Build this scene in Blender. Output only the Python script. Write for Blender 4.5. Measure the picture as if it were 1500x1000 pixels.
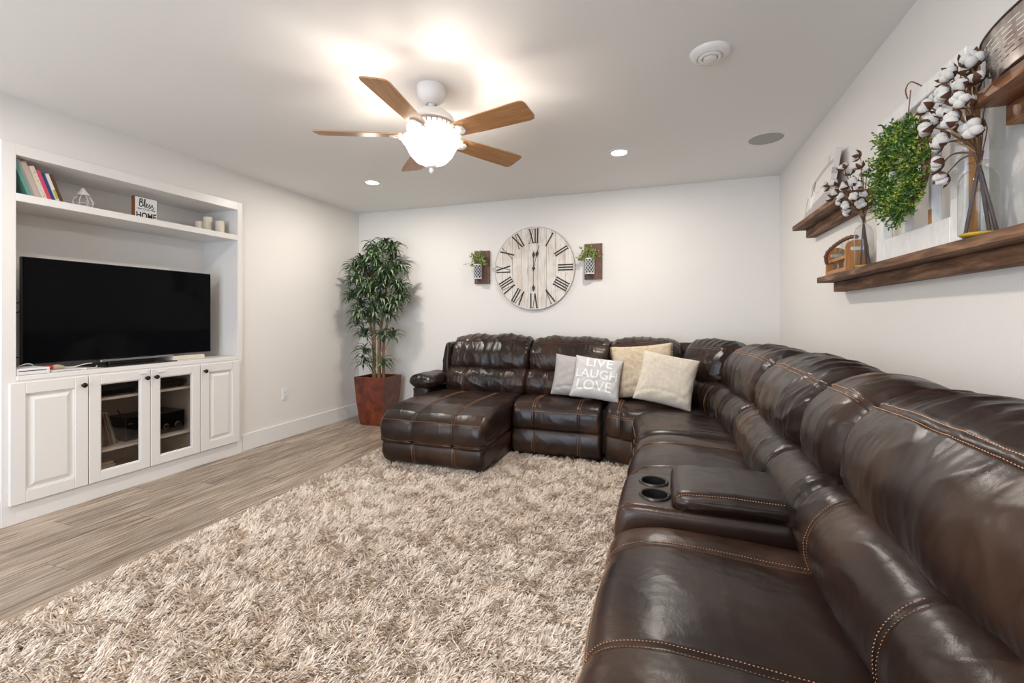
import bpy, bmesh, math, random
import numpy as np
from mathutils import Vector, Matrix, Euler
random.seed(7); rng = np.random.default_rng(7)
PI = math.pi
for o in list(bpy.data.objects): bpy.data.objects.remove(o, do_unlink=True)
SC = bpy.context.scene; COL = SC.collection

# ------------------------------------------------------------------ camera, world, lights, exposure
RX, LX, BY, H, RY = 0.936, -3.54, 4.517, 2.44, -2.3      # right wall, left wall, back wall, ceiling, rear wall
cam = bpy.data.cameras.new('camera'); co = bpy.data.objects.new('camera', cam); COL.objects.link(co)
cam.sensor_width = 36; cam.lens = 655 / 1500 * 36; cam.shift_y = -35 / 1500; cam.clip_start = 0.02
co.location = (0, 0, 1.18); co.rotation_euler = (PI / 2, 0, math.atan(228 / 655)); SC.camera = co
SC.view_settings.view_transform = 'Standard'; SC.view_settings.look = 'None'
SC.view_settings.gamma = 1; SC.view_settings.use_curve_mapping = False
SC.view_settings.exposure = -0.10
w = bpy.data.worlds.new('world'); SC.world = w; w.use_nodes = True
w.node_tree.nodes['Background'].inputs[0].default_value = (0.75, 0.87, 1, 1)
w.node_tree.nodes['Background'].inputs[1].default_value = 1.0
def lamp(name, kind, loc, power, color, rot=(0, 0, 0), **kw):
    l = bpy.data.lights.new(name, kind); l.energy = power; l.color = color
    for k, v in kw.items(): setattr(l, k, v)
    o = bpy.data.objects.new(name, l); COL.objects.link(o); o.location = loc; o.rotation_euler = rot
    return o
# daylight through the rear window
lamp('door_daylight', 'AREA', (-1.75, RY + 0.03, 1.08), 88, (0.67, 0.82, 1.0), (PI / 2, 0, 0), shape='RECTANGLE', size=2.1, size_y=1.95)
RECESSED = [(-2.60, 3.508), (-0.35, 3.49), (-2.6, 0.85), (-0.35, 0.85), (-2.6, -1.2), (-0.35, -1.2)]
for x, y in RECESSED:
    lamp('recessed_bulb', 'AREA', (x, y, H - 0.012), 18.5, (1, 0.925, 0.84), (0, 0, 0), shape='DISK', size=0.11)
FAN = (-1.222, 2.168)
for k in range(3):
    a = k * 2 * PI / 3 + 0.5
    lamp('fan_bulb', 'POINT', (FAN[0] + 0.05 * math.cos(a), FAN[1] + 0.05 * math.sin(a), 2.085), 9, (1, 0.90, 0.79), shadow_soft_size=0.025)

# ------------------------------------------------------------------ materials
MATS = {}
def mat(name, col, rough=0.5, metal=0.0, **kw):
    if name in MATS: return MATS[name]
    m = bpy.data.materials.new(name); m.use_nodes = True
    b = m.node_tree.nodes['Principled BSDF']
    b.inputs['Base Color'].default_value = (*col, 1); b.inputs['Roughness'].default_value = rough; b.inputs['Metallic'].default_value = metal
    for k, v in kw.items(): b.inputs[k.replace('_', ' ')].default_value = v
    MATS[name] = m; return m
def nd(m, typ, **kw):
    n = m.node_tree.nodes.new(typ)
    for k, v in kw.items():
        if k in n.inputs: n.inputs[k].default_value = v
        else: setattr(n, k, v)
    return n
def lk(m, a, b): m.node_tree.links.new(a, b)
def bs(m): return m.node_tree.nodes['Principled BSDF']
def coords(m, scale=(1, 1, 1), rand=False, rot=(0, 0, 0)):
    tc = nd(m, 'ShaderNodeTexCoord'); mp = nd(m, 'ShaderNodeMapping'); mp.inputs['Scale'].default_value = scale
    mp.inputs['Rotation'].default_value = rot
    lk(m, tc.outputs['Object'], mp.inputs['Vector'])
    if rand:
        oi = nd(m, 'ShaderNodeObjectInfo'); c = nd(m, 'ShaderNodeCombineXYZ'); mu = nd(m, 'ShaderNodeMath', operation='MULTIPLY'); mu.inputs[1].default_value = 37.0
        lk(m, oi.outputs['Random'], mu.inputs[0])
        for i in range(3): lk(m, mu.outputs[0], c.inputs[i])
        lk(m, c.outputs[0], mp.inputs['Location'])
    return mp.outputs[0]
def ramp(m, fac, stops):
    r = nd(m, 'ShaderNodeValToRGB'); e = r.color_ramp.elements
    while len(e) > 1: e.remove(e[-1])
    e[0].position = stops[0][0]; e[0].color = (*stops[0][1], 1)
    for p, c in stops[1:]:
        q = e.new(p); q.color = (*c, 1)
    lk(m, fac, r.inputs[0]); return r.outputs[0]
def noise(m, vec, scale, detail=4, rough=0.5, dist=0.0):
    n = nd(m, 'ShaderNodeTexNoise'); n.inputs['Scale'].default_value = scale; n.inputs['Detail'].default_value = detail
    n.inputs['Roughness'].default_value = rough; n.inputs['Distortion'].default_value = dist
    if vec: lk(m, vec, n.inputs['Vector'])
    return n.outputs['Fac']
def bump(m, h, strength=0.3, dist=0.002, prev=None):
    b = nd(m, 'ShaderNodeBump'); b.inputs['Strength'].default_value = strength; b.inputs['Distance'].default_value = dist
    lk(m, h, b.inputs['Height'])
    if prev: lk(m, prev, b.inputs['Normal'])
    lk(m, b.outputs[0], bs(m).inputs['Normal']); return b.outputs[0]
def mixc(m, fac, a, b, typ='MIX'):
    n = nd(m, 'ShaderNodeMix', data_type='RGBA', blend_type=typ)
    for s, v in ((0, fac), (6, a), (7, b)):
        if hasattr(v, 'links'): lk(m, v, n.inputs[s])
        else: n.inputs[s].default_value = v if s == 0 else (*v, 1)
    return n.outputs[2]

def wood(name, stops, axis=1, rough=0.5, stretch=14, scale=6, rand=False, bs_=0.3, dist=0.6):
    m = mat(name, (0.5, 0.3, 0.2), rough)
    s = [stretch] * 3; s[axis] = 1.0
    v = coords(m, s, rand)
    f = noise(m, v, scale, 6, 0.6, dist)
    lk(m, ramp(m, f, stops), bs(m).inputs['Base Color']); bump(m, f, bs_, 0.002); return m
wall_m = mat('wall_paint', (0.83, 0.80, 0.765), 0.65)
bump(wall_m, noise(wall_m, coords(wall_m), 110, 3), 0.25, 0.002)
ceil_m = mat('ceiling_paint', (0.87, 0.855, 0.835), 0.8)
bump(ceil_m, noise(ceil_m, coords(ceil_m), 90, 3), 0.2, 0.002)
trim_m = mat('trim_paint', (0.84, 0.825, 0.81), 0.35)
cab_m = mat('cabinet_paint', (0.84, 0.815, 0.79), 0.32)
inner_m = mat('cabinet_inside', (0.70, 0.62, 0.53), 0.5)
floor_m = mat('floor_plank_wood', (0.4, 0.33, 0.27), 0.42)
v = coords(floor_m, (26, 0.9, 26), True); f1 = noise(floor_m, v, 3.0, 8, 0.65, 0.7)
v2 = coords(floor_m, (5, 0.5, 5), True); f2 = noise(floor_m, v2, 2.2, 4, 0.6, 0.5)
c1 = ramp(floor_m, f1, [(0.32, (0.10, 0.066, 0.045)), (0.45, (0.27, 0.208, 0.155)), (0.54, (0.43, 0.352, 0.28)), (0.66, (0.60, 0.52, 0.44))])
c2 = ramp(floor_m, f2, [(0.35, (0.80, 0.78, 0.76)), (0.65, (1.1, 1.09, 1.08))])
oi = nd(floor_m, 'ShaderNodeObjectInfo')
c3 = ramp(floor_m, oi.outputs['Random'], [(0, (0.80, 0.79, 0.78)), (1, (1.08, 1.07, 1.06))])
cc = mixc(floor_m, 1.0, c1, c2, 'MULTIPLY'); cc = mixc(floor_m, 1.0, cc, c3, 'MULTIPLY')
lk(floor_m, cc, bs(floor_m).inputs['Base Color']); bump(floor_m, f1, 0.25, 0.001)

leather = mat('brown_leather', (0.04, 0.02, 0.015), 0.34)
v = coords(leather)
f = noise(leather, v, 2.2, 4, 0.55, 0.4)
lk(leather, ramp(leather, f, [(0.33, (0.010, 0.005, 0.004)), (0.52, (0.022, 0.0105, 0.0072)), (0.70, (0.062, 0.032, 0.019))]), bs(leather).inputs['Base Color'])
fr = noise(leather, v, 7, 3); mr = nd(leather, 'ShaderNodeMapRange'); mr.inputs[3].default_value = 0.24; mr.inputs[4].default_value = 0.38
lk(leather, fr, mr.inputs[0]); lk(leather, mr.outputs[0], bs(leather).inputs['Roughness'])
vo = nd(leather, 'ShaderNodeTexVoronoi', feature='DISTANCE_TO_EDGE'); vo.inputs['Scale'].default_value = 260; lk(leather, v, vo.inputs['Vector'])
b1 = bump(leather, vo.outputs['Distance'], 0.12, 0.001)
f3 = noise(leather, coords(leather, (1, 1, 0.45)), 15, 5, 0.62, 0.8)
bump(leather, f3, 0.30, 0.005, b1)
bs(leather).inputs['Specular IOR Level'].default_value = 0.42
thread = mat('tan_thread', (0.56, 0.27, 0.14), 0.6)
black_base = mat('sofa_underside', (0.012, 0.01, 0.01), 0.6)

oak = wood('honey_oak', [(0.3, (0.36, 0.165, 0.06)), (0.5, (0.47, 0.235, 0.095)), (0.7, (0.56, 0.31, 0.14))], 0, 0.38, 12, 5)
walnut = wood('stained_pine', [(0.32, (0.05, 0.020, 0.009)), (0.5, (0.17, 0.078, 0.037)), (0.66, (0.33, 0.18, 0.10))], 1, 0.68, 9, 4)
redpine = wood('stained_red_pine', [(0.3, (0.10, 0.036, 0.014)), (0.5, (0.27, 0.115, 0.048)), (0.68, (0.42, 0.21, 0.10))], 1, 0.42, 9, 4)
board_m = wood('planter_board_wood', [(0.28, (0.06, 0.025, 0.016)), (0.5, (0.16, 0.075, 0.05)), (0.72, (0.24, 0.13, 0.09))], 2, 0.6, 12, 6)
caddy_m = wood('caddy_wood', [(0.3, (0.34, 0.135, 0.035)), (0.5, (0.48, 0.21, 0.06)), (0.7, (0.58, 0.29, 0.10))], 2, 0.45, 14, 6)
potm = mat('pot_lacquer', (0.2, 0.04, 0.02), 0.3)
f = noise(potm, coords(potm), 9, 5, 0.6, 0.5)
lk(potm, ramp(potm, f, [(0.3, (0.055, 0.012, 0.008)), (0.55, (0.17, 0.035, 0.014)), (0.75, (0.30, 0.07, 0.022))]), bs(potm).inputs['Base Color'])
clock_m = mat('whitewashed_wood', (0.7, 0.65, 0.6), 0.7)
v = coords(clock_m, (30, 30, 2.0), True); f = noise(clock_m, v, 2.5, 8, 0.7, 0.4)
f2 = noise(clock_m, coords(clock_m, (1, 1, 1), True), 5, 4)
a = ramp(clock_m, f, [(0.30, (0.24, 0.16, 0.11)), (0.38, (0.60, 0.53, 0.46)), (0.48, (0.80, 0.76, 0.71))])
bb = ramp(clock_m, f2, [(0.32, (0.86, 0.79, 0.73)), (0.55, (1, 1, 1))])
lk(clock_m, mixc(clock_m, 1.0, a, bb, 'MULTIPLY'), bs(clock_m).inputs['Base Color']); bump(clock_m, f, 0.4, 0.002)
oldwhite = mat('chipped_white_paint', (0.8, 0.79, 0.78), 0.5)
f = noise(oldwhite, coords(oldwhite, (9, 9, 3)), 5, 8, 0.7)
lk(oldwhite, ramp(oldwhite, f, [(0.27, (0.36, 0.25, 0.17)), (0.33, (0.72, 0.70, 0.68)), (0.6, (0.82, 0.81, 0.80))]), bs(oldwhite).inputs['Base Color']); bump(oldwhite, f, 0.3, 0.002)
numeral_m = mat('dark_paint', (0.035, 0.02, 0.015), 0.6)
blackm = mat('black_plastic', (0.012, 0.012, 0.013), 0.35)
gloss_black = mat('black_glass', (0.004, 0.004, 0.005), 0.05); gloss_black.node_tree.nodes['Principled BSDF'].inputs['Specular IOR Level'].default_value = 0.05
silver = mat('brushed_silver', (0.45, 0.45, 0.46), 0.35, 1.0)
knob_m = mat('oil_rubbed_bronze', (0.025, 0.018, 0.014), 0.3, 0.6)
whitep = mat('white_plastic', (0.82, 0.82, 0.82), 0.35)
whitemetal = mat('white_enamel', (0.86, 0.84, 0.82), 0.3)
greyp = mat('grey_grille', (0.42, 0.41, 0.405), 0.7)
gold_m = mat('amber_glass', (0.75, 0.50, 0.05), 0.2)
def glassmat(name, col, rough=0.0, ior=1.45):
    m = bpy.data.materials.new(name); m.use_nodes = True; nt = m.node_tree; nt.nodes.clear()
    g = nt.nodes.new('ShaderNodeBsdfGlass'); g.inputs['Color'].default_value = (*col, 1); g.inputs['Roughness'].default_value = rough; g.inputs['IOR'].default_value = ior
    o = nt.nodes.new('ShaderNodeOutputMaterial'); nt.links.new(g.outputs[0], o.inputs[0]); MATS[name] = m; return m
def thinglass(name, tint, refl=0.12, mx=0.5):
    m = bpy.data.materials.new(name); m.use_nodes = True; nt = m.node_tree; nt.nodes.clear()
    t = nt.nodes.new('ShaderNodeBsdfTransparent'); t.inputs[0].default_value = (*tint, 1)
    g = nt.nodes.new('ShaderNodeBsdfGlossy'); g.inputs['Roughness'].default_value = 0.03
    lw = nt.nodes.new('ShaderNodeLayerWeight'); lw.inputs[0].default_value = 0.5
    x = nt.nodes.new('ShaderNodeMixShader'); o = nt.nodes.new('ShaderNodeOutputMaterial')
    pw = nt.nodes.new('ShaderNodeMath'); pw.operation = 'POWER'; pw.inputs[1].default_value = 3.0; ml = nt.nodes.new('ShaderNodeMath'); ml.operation = 'MULTIPLY_ADD'; ml.inputs[1].default_value = mx; ml.inputs[2].default_value = 0.03
    nt.links.new(lw.outputs['Facing'], pw.inputs[0]); nt.links.new(pw.outputs[0], ml.inputs[0]); nt.links.new(ml.outputs[0], x.inputs[0]); nt.links.new(t.outputs[0], x.inputs[1]); nt.links.new(g.outputs[0], x.inputs[2]); nt.links.new(x.outputs[0], o.inputs[0])
    MATS[name] = m; return m
bottle_glass = thinglass('bottle_glass', (0.90, 0.92, 0.92), 0.22, 0.75)
door_glass = thinglass('door_glass', (0.84, 0.81, 0.78), 0.3, 0.3)
win_glass = thinglass('window_glass', (0.97, 0.98, 1), 0.1)
def emit(name, col, s):
    m = bpy.data.materials.new(name); m.use_nodes = True; b = m.node_tree.nodes['Principled BSDF']
    b.inputs['Base Color'].default_value = (0.9, 0.9, 0.9, 1); b.inputs['Emission Color'].default_value = (*col, 1); b.inputs['Emission Strength'].default_value = s; return m
lens_e = emit('lit_lens', (1, 0.95, 0.88), 14); bowl_e = emit('lit_frosted_glass', (1, 0.93, 0.82), 3.2)

# ------------------------------------------------------------------ builders
def wloc(p):
    v = Vector((0, 0, 0))
    while p is not None: v += p.location; p = p.parent
    return v
def tag(o, label=None, cat=None, group=None, kind=None):
    for k, x in (('label', label), ('category', cat), ('group', group), ('kind', kind)):
        if x: o[k] = x
    return o
def thing(name, label, cat, loc=(0, 0, 0), group=None):
    o = bpy.data.objects.new(name, None); COL.objects.link(o); o.location = loc; o.empty_display_size = 0.05
    return tag(o, label, cat, group)
def put(name, bm, m, parent=None, smooth=False, loc=None, label=None, kind=None):
    me = bpy.data.meshes.new(name)
    if smooth == 'auto' or smooth is True:
        for f in bm.faces: f.smooth = True
    off = wloc(parent) if parent else Vector((0, 0, 0))
    if loc is not None: off = off + Vector(loc) - off if parent is None else Vector(loc)
    bmesh.ops.translate(bm, verts=bm.verts, vec=-off)
    bm.to_mesh(me); bm.free()
    for x in (m if isinstance(m, (list, tuple)) else [m]): me.materials.append(x)
    if smooth == 'auto': me.set_sharp_from_angle(angle=math.radians(40))
    o = bpy.data.objects.new(name, me); COL.objects.link(o)
    if parent: o.parent = parent
    if loc is not None: o.location = Vector(loc) - (wloc(parent) if parent else Vector((0, 0, 0)))
    if label: o['label'] = label
    if kind: o['kind'] = kind
    return o
def BM(): return bmesh.new()
def box(bm, x0, x1, y0, y1, z0, z1, bev=0.0, seg=1, M=None, mi=0):
    t = bmesh.new(); bmesh.ops.create_cube(t, size=1)
    for v_ in t.verts: v_.co = Vector(((x0 + x1) / 2 + v_.co.x * abs(x1 - x0), (y0 + y1) / 2 + v_.co.y * abs(y1 - y0), (z0 + z1) / 2 + v_.co.z * abs(z1 - z0)))
    if bev > 0: bmesh.ops.bevel(t, geom=t.edges[:], offset=bev, segments=seg, affect='EDGES', profile=0.5)
    merge(bm, t, M, mi)
def merge(bm, t, M=None, mi=0):
    if M is not None: bmesh.ops.transform(t, matrix=M, verts=t.verts)
    mp = {v_: bm.verts.new(v_.co) for v_ in t.verts}
    for f in t.faces:
        try: nf = bm.faces.new([mp[v_] for v_ in f.verts]); nf.smooth = f.smooth; nf.material_index = mi or f.material_index
        except ValueError: pass
    t.free()
def lathe(bm, prof, c=(0, 0, 0), n=32, close=False, sx=1, sy=1, M=None):
    t = bmesh.new(); rings = []
    for r, z in prof:
        if r < 1e-6: rings.append([t.verts.new((c[0], c[1], c[2] + z))])
        else: rings.append([t.verts.new((c[0] + sx * r * math.cos(2 * PI * i / n), c[1] + sy * r * math.sin(2 * PI * i / n), c[2] + z)) for i in range(n)])
    pr = list(zip(rings, rings[1:])) + ([(rings[-1], rings[0])] if close else [])
    for A, B in pr:
        for i in range(n):
            j = (i + 1) % n
            q = [A[i % len(A)], A[j % len(A)], B[j % len(B)], B[i % len(B)]]
            q = list(dict.fromkeys(q))
            if len(q) > 2: t.faces.new(q)
    bmesh.ops.recalc_face_normals(t, faces=t.faces); merge(bm, t, M)
def tube(bm, pts, r, n=8, cap=True):
    pts = [Vector(p) for p in pts]; rings = []; up = Vector((0.13, 0.29, 0.95)).normalized()
    rr = [float(q) for q in r] if isinstance(r, (list, tuple)) else [float(r)] * len(pts)
    for i, p in enumerate(pts):
        d = (pts[min(i + 1, len(pts) - 1)] - pts[max(i - 1, 0)])
        d = d.normalized() if d.length > 1e-9 else Vector((0, 0, 1))
        a = d.cross(up)
        if a.length < 0.05: a = d.cross(Vector((1, 0, 0)))
        a.normalize(); b = d.cross(a)
        rings.append([bm.verts.new(p + rr[i] * (math.cos(2 * PI * k / n) * a + math.sin(2 * PI * k / n) * b)) for k in range(n)])
    for A, B in zip(rings, rings[1:]):
        for k in range(n): bm.faces.new([A[k], A[(k + 1) % n], B[(k + 1) % n], B[k]])
    if cap: bm.faces.new(rings[0]); bm.faces.new(rings[-1])
def sphere(bm, c, r, seg=12, rings=8, s=(1, 1, 1), M=None):
    t = bmesh.new(); bmesh.ops.create_uvsphere(t, u_segments=seg, v_segments=rings, radius=r)
    for v_ in t.verts: v_.co = Vector((v_.co.x * s[0], v_.co.y * s[1], v_.co.z * s[2])) + Vector(c)
    merge(bm, t, M)
def prism(bm, pts, axis, a0, a1, M=None):
    """polygon in the two other axes, extruded along axis"""
    t = bmesh.new()
    def P(u, v_, w_): return [(w_, u, v_), (u, w_, v_), (u, v_, w_)][axis]
    A = [t.verts.new(P(u, v_, a0)) for u, v_ in pts]; B = [t.verts.new(P(u, v_, a1)) for u, v_ in pts]
    t.faces.new(A); t.faces.new(B)
    for i in range(len(pts)): j = (i + 1) % len(pts); t.faces.new([A[i], A[j], B[j], B[i]])
    bmesh.ops.recalc_face_normals(t, faces=t.faces); merge(bm, t, M)
def cr(P, n, closed=False):
    P = [np.array(p, float) for p in P]; m = len(P); out = []
    segs = m if closed else m - 1
    for i in range(segs):
        g = (lambda k: P[k % m]) if closed else (lambda k: P[min(max(k, 0), m - 1)])
        p0, p1, p2, p3 = g(i - 1), g(i), g(i + 1), g(i + 2)
        for t in np.linspace(0, 1, 12, endpoint=False):
            out.append(0.5 * (2 * p1 + (p2 - p0) * t + (2 * p0 - 5 * p1 + 4 * p2 - p3) * t * t + (3 * p1 - p0 - 3 * p2 + p3) * t ** 3))
    if not closed: out.append(P[-1])
    return np.array(out)
def resample(Q, n, closed=False):
    if closed: Q = np.vstack([Q, Q[:1]])
    L = np.concatenate([[0], np.cumsum(np.linalg.norm(np.diff(Q, axis=0), axis=1))])
    t = np.linspace(0, L[-1], n + 1)[:-1] if closed else np.linspace(0, L[-1], n)
    return np.stack([np.interp(t, L, Q[:, k]) for k in range(Q.shape[1])], 1), L
def textmesh(s, size, font_shear=0.0, extrude=0.0, align='CENTER', offset=0.0, spacing=1.0):
    c = bpy.data.curves.new('t', 'FONT'); c.body = s; c.size = size; c.shear = font_shear; c.extrude = extrude; c.align_x = align; c.offset = offset; c.resolution_u = 3
    c.space_character = spacing
    o = bpy.data.objects.new('t', c); COL.objects.link(o)
    dg = bpy.context.evaluated_depsgraph_get(); dg.update()
    me = bpy.data.meshes.new_from_object(o.evaluated_get(dg)); bpy.data.objects.remove(o); bpy.data.curves.remove(c)
    bm = bmesh.new(); bm.from_mesh(me); bpy.data.meshes.remove(me); return bm
def copy_tree(o, parent=None, loc=None):
    c = o.copy(); COL.objects.link(c)
    if parent: c.parent = parent
    if loc is not None: c.location = loc
    for ch in list(o.children):
        if ch is not c: copy_tree(ch, c)
    return c

# ------------------------------------------------------------------ room
def struct(name, bm, m, **k): o = put(name, bm, m, **k); o['kind'] = 'structure'; return o
b = BM(); box(b, LX - 0.6, RX + 0.15, RY - 0.15, BY + 0.15, -0.14, -0.0035)
floor_o = struct('floor', b, floor_m)
PWD, PL = 0.178, 1.22
random.seed(3)
pm = {}
x = LX + 0.004; row = 0
while x < -1.3:
    y = BY - 0.003 - ((row * 0.41) % 1.0) * PL; y_top = BY - 0.003
    while y_top > -0.9:
        y0 = max(y, -1.0) if y > -0.9 else -1.0
        L = round(y_top - y0, 3)
        if L > 0.03:
            if L not in pm:
                bb_ = BM(); box(bb_, -PWD / 2 + 0.0008, PWD / 2 - 0.0008, -L / 2 + 0.0008, L / 2 - 0.0008, -0.004, 0.0, 0.0009)
                me = bpy.data.meshes.new('plank'); bb_.to_mesh(me); bb_.free(); me.materials.append(floor_m); pm[L] = me
            o = bpy.data.objects.new('plank', pm[L]); COL.objects.link(o); o.parent = floor_o; o.location = (x + PWD / 2, (y_top + y0) / 2, 0)
        y_top = y0 - 0.0
        y = y_top - PL
    x += PWD; row += 1
b = BM(); box(b, LX - 0.6, RX + 0.15, RY - 0.15, BY + 0.15, H, H + 0.12); struct('ceiling', b, ceil_m)
b = BM(); box(b, LX - 0.6, RX + 0.15, BY, BY + 0.12, 0, H); struct('wall_back', b, wall_m)
b = BM(); box(b, RX, RX + 0.12, RY - 0.12, BY, 0, H); struct('wall_right', b, wall_m)
NY0, NY1 = 1.484, 2.880                                   # niche opening
b = BM(); box(b, LX - 0.12, LX, RY - 0.12, NY0 - 0.02, 0, H); box(b, LX - 0.12, LX, NY1 + 0.02, BY, 0, H)
box(b, LX - 0.12, LX, NY0 - 0.02, NY1 + 0.02, 2.13, H); struct('wall_left', b, wall_m)
b = BM(); WX0, WX1, WZ0, WZ1 = -2.85, -0.65, 0.04, 2.1
box(b, LX, WX0, RY - 0.12, RY, 0, H); box(b, WX1, RX, RY - 0.12, RY, 0, H); box(b, WX0, WX1, RY - 0.12, RY, 0, WZ0); box(b, WX0, WX1, RY - 0.12, RY, WZ1, H)
struct('wall_rear', b, wall_m)
b = BM()
for x0, x1, z0, z1 in ((WX0, WX1, WZ0, WZ0 + 0.05), (WX0, WX1, WZ1 - 0.05, WZ1), (WX0, WX0 + 0.05, WZ0, WZ1), (WX1 - 0.05, WX1, WZ0, WZ1), (-1.79, -1.71, WZ0, WZ1)):
    box(b, x0, x1, RY - 0.09, RY - 0.03, z0, z1, 0.004)
wf = struct('door_1', b, trim_m); b = BM(); box(b, WX0 + 0.03, WX1 - 0.03, RY - 0.065, RY - 0.059, WZ0 + 0.03, WZ1 - 0.03); put('pane', b, win_glass, wf)
def baseboard(name, x0, x1, y0, y1):
    b = BM(); box(b, x0, x1, y0, y1, 0, 0.150, 0.003); struct(name, b, trim_m)
baseboard('baseboard_left', LX, LX + 0.015, 2.93, BY)
baseboard('baseboard_left_front', LX, LX + 0.015, RY, 1.41)
baseboard('baseboard_back', LX + 0.015, RX, BY - 0.015, BY)
baseboard('baseboard_right', RX - 0.015, RX, RY, BY - 0.015)

# outlet on the left wall
t = thing('wall_outlet', 'white electrical outlet low on the left wall beside the plant', 'outlet', (LX, 3.40, 0.43))
b = BM(); box(b, LX, LX + 0.006, 3.365, 3.435, 0.373, 0.487, 0.003); put('cover_plate', b, whitep, t)
for z in (0.408, 0.452):
    b = BM(); box(b, LX + 0.006, LX + 0.0085, 3.383, 3.417, z - 0.014, z + 0.014, 0.002)
    s_ = put('socket', b, whitep, t)
    b = BM(); box(b, LX + 0.0085, LX + 0.009, 3.392, 3.394, z - 0.004, z + 0.006); box(b, LX + 0.0085, LX + 0.009, 3.406, 3.408, z - 0.004, z + 0.006); put('slot', b, blackm, s_)

# ------------------------------------------------------------------ built-in cabinet
FX = -3.52; CB = -3.93
cab = thing('built_in_cabinet', 'white built in media cabinet with open niche above four panelled doors', 'cabinet', (FX, 2.18, 0))
b = BM(); ov = 0.062
box(b, LX - 0.02, FX, NY0 - ov, NY0, 0, 2.18, 0.002); box(b, LX - 0.02, FX, NY1, NY1 + 0.045, 0, 2.18, 0.002)
box(b, LX - 0.02, FX, NY0 - 0.001, NY1 + 0.001, 2.112, 2.18, 0.002)
box(b, LX - 0.02, FX, NY0 - 0.001, NY1 + 0.001, 0.0, 0.108, 0.002)
box(b, LX - 0.02, FX, NY0 - 0.001, NY1 + 0.001, 0.805, 0.8155, 0.001)
for y in (1.8135, 2.5385): box(b, LX - 0.02, FX, y - 0.022, y + 0.022, 0.108, 0.806)
put('face_frame', b, cab_m, cab)
b = BM(); box(b, CB - 0.015, CB, NY0 - 0.015, NY1 + 0.015, 0.0, 2.13); box(b, CB - 0.005, CB + 0.004, NY0, NY1, 2.0, 2.055, 0.001); put('back_panel', b, cab_m, cab)
b = BM(); box(b, CB, LX - 0.02, NY0 - 0.018, NY0, 0, 2.13); put('side_panel', b, cab_m, cab)
b = BM(); box(b, CB, LX - 0.02, NY1, NY1 + 0.018, 0, 2.13); put('side_panel', b, cab_m, cab)
b = BM(); box(b, CB, LX - 0.02, NY0, NY1, 2.112, 2.13); put('top_panel', b, cab_m, cab)
b = BM(); box(b, CB, FX + 0.002, NY0, NY1, 1.849, 1.894, 0.002); put('shelf', b, cab_m, cab)
b = BM(); box(b, CB, FX + 0.004, NY0 - 0.0, NY1, 0.816, 0.845, 0.003); put('countertop', b, cab_m, cab)
for z in (0.283, 0.628):
    b = BM(); box(b, CB, LX - 0.006, 1.83, 2.52, z, z + 0.016); put('inner_shelf', b, cab_m, cab)
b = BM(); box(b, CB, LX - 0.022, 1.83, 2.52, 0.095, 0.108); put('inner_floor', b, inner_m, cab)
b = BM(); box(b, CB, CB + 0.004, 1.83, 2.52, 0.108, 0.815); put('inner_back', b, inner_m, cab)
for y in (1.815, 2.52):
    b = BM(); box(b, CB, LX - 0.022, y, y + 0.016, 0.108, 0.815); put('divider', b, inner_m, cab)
def raised_door(y0, y1, glass, ky):
    z0, z1 = 0.112, 0.807; x0, x1 = FX + 0.0005, FX + 0.020; st = 0.068 if not glass else 0.062
    b = BM(); box(b, x0, x1, y0, y0 + st, z0, z1, 0.003); box(b, x0, x1, y1 - st, y1, z0, z1, 0.003)
    box(b, x0, x1, y0 + st - 0.001, y1 - st + 0.001, z0, z0 + st, 0.003); box(b, x0, x1, y0 + st - 0.001, y1 - st + 0.001, z1 - st, z1, 0.003)
    # inner moulding bead
    iy0, iy1, iz0, iz1 = y0 + st, y1 - st, z0 + st, z1 - st
    for q in ((iy0, iy0 + 0.006, iz0, iz1), (iy1 - 0.006, iy1, iz0, iz1), (iy0, iy1, iz0, iz0 + 0.006), (iy0, iy1, iz1 - 0.006, iz1)):
        box(b, x0, x1 - 0.007, *q, 0.002)
    d = put('door', b, cab_m, cab)
    if not glass:
        b = BM(); bmv = []
        for (m_, xx) in ((0.0, x0 + 0.004), (0.016, x0 + 0.004), (0.038, x1 - 0.003)):
            bmv.append([b.verts.new((xx, a, c)) for a, c in ((iy0 + m_, iz0 + m_), (iy1 - m_, iz0 + m_), (iy1 - m_, iz1 - m_), (iy0 + m_, iz1 - m_))])
        for A, B in zip(bmv, bmv[1:]):
            for i in range(4): b.faces.new([A[i], A[(i + 1) % 4], B[(i + 1) % 4], B[i]])
        b.faces.new(bmv[-1]); put('raised_panel', b, cab_m, d)
    else:
        b = BM(); box(b, x0 + 0.003, x0 + 0.006, iy0, iy1, iz0, iz1); put('pane', b, door_glass, d)
    kz = 0.752
    b = BM(); M = Matrix.Translation((x1, ky, kz)) @ Matrix.Rotation(PI / 2, 4, 'Y')
    lathe(b, [(0, 0), (0.009, 0), (0.008, 0.003), (0.005, 0.006), (0.006, 0.014), (0.0145, 0.018), (0.016, 0.022), (0.012, 0.028), (0, 0.030)], n=20, M=M)
    put('knob', b, knob_m, d, smooth=True)
    return d
D = [raised_door(1.449, 1.811, 0, 1.782), raised_door(1.8165, 2.1745, 1, 2.146), raised_door(2.1785, 2.5365, 1, 2.207), raised_door(2.5415, 2.883, 0, 2.571)]
for d, y in ((D[1], 2.105), (D[2], 2.225)):
    b = BM(); box(b, FX + 0.020, FX + 0.027, y, y + 0.048, 0.780, 0.792, 0.003); put('child_latch', b, whitep, d)
b = BM(); box(b, FX + 0.018, FX + 0.0195, 2.582, 2.588, 0.31, 0.318); put('screw_hole', b, blackm, D[3])

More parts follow.
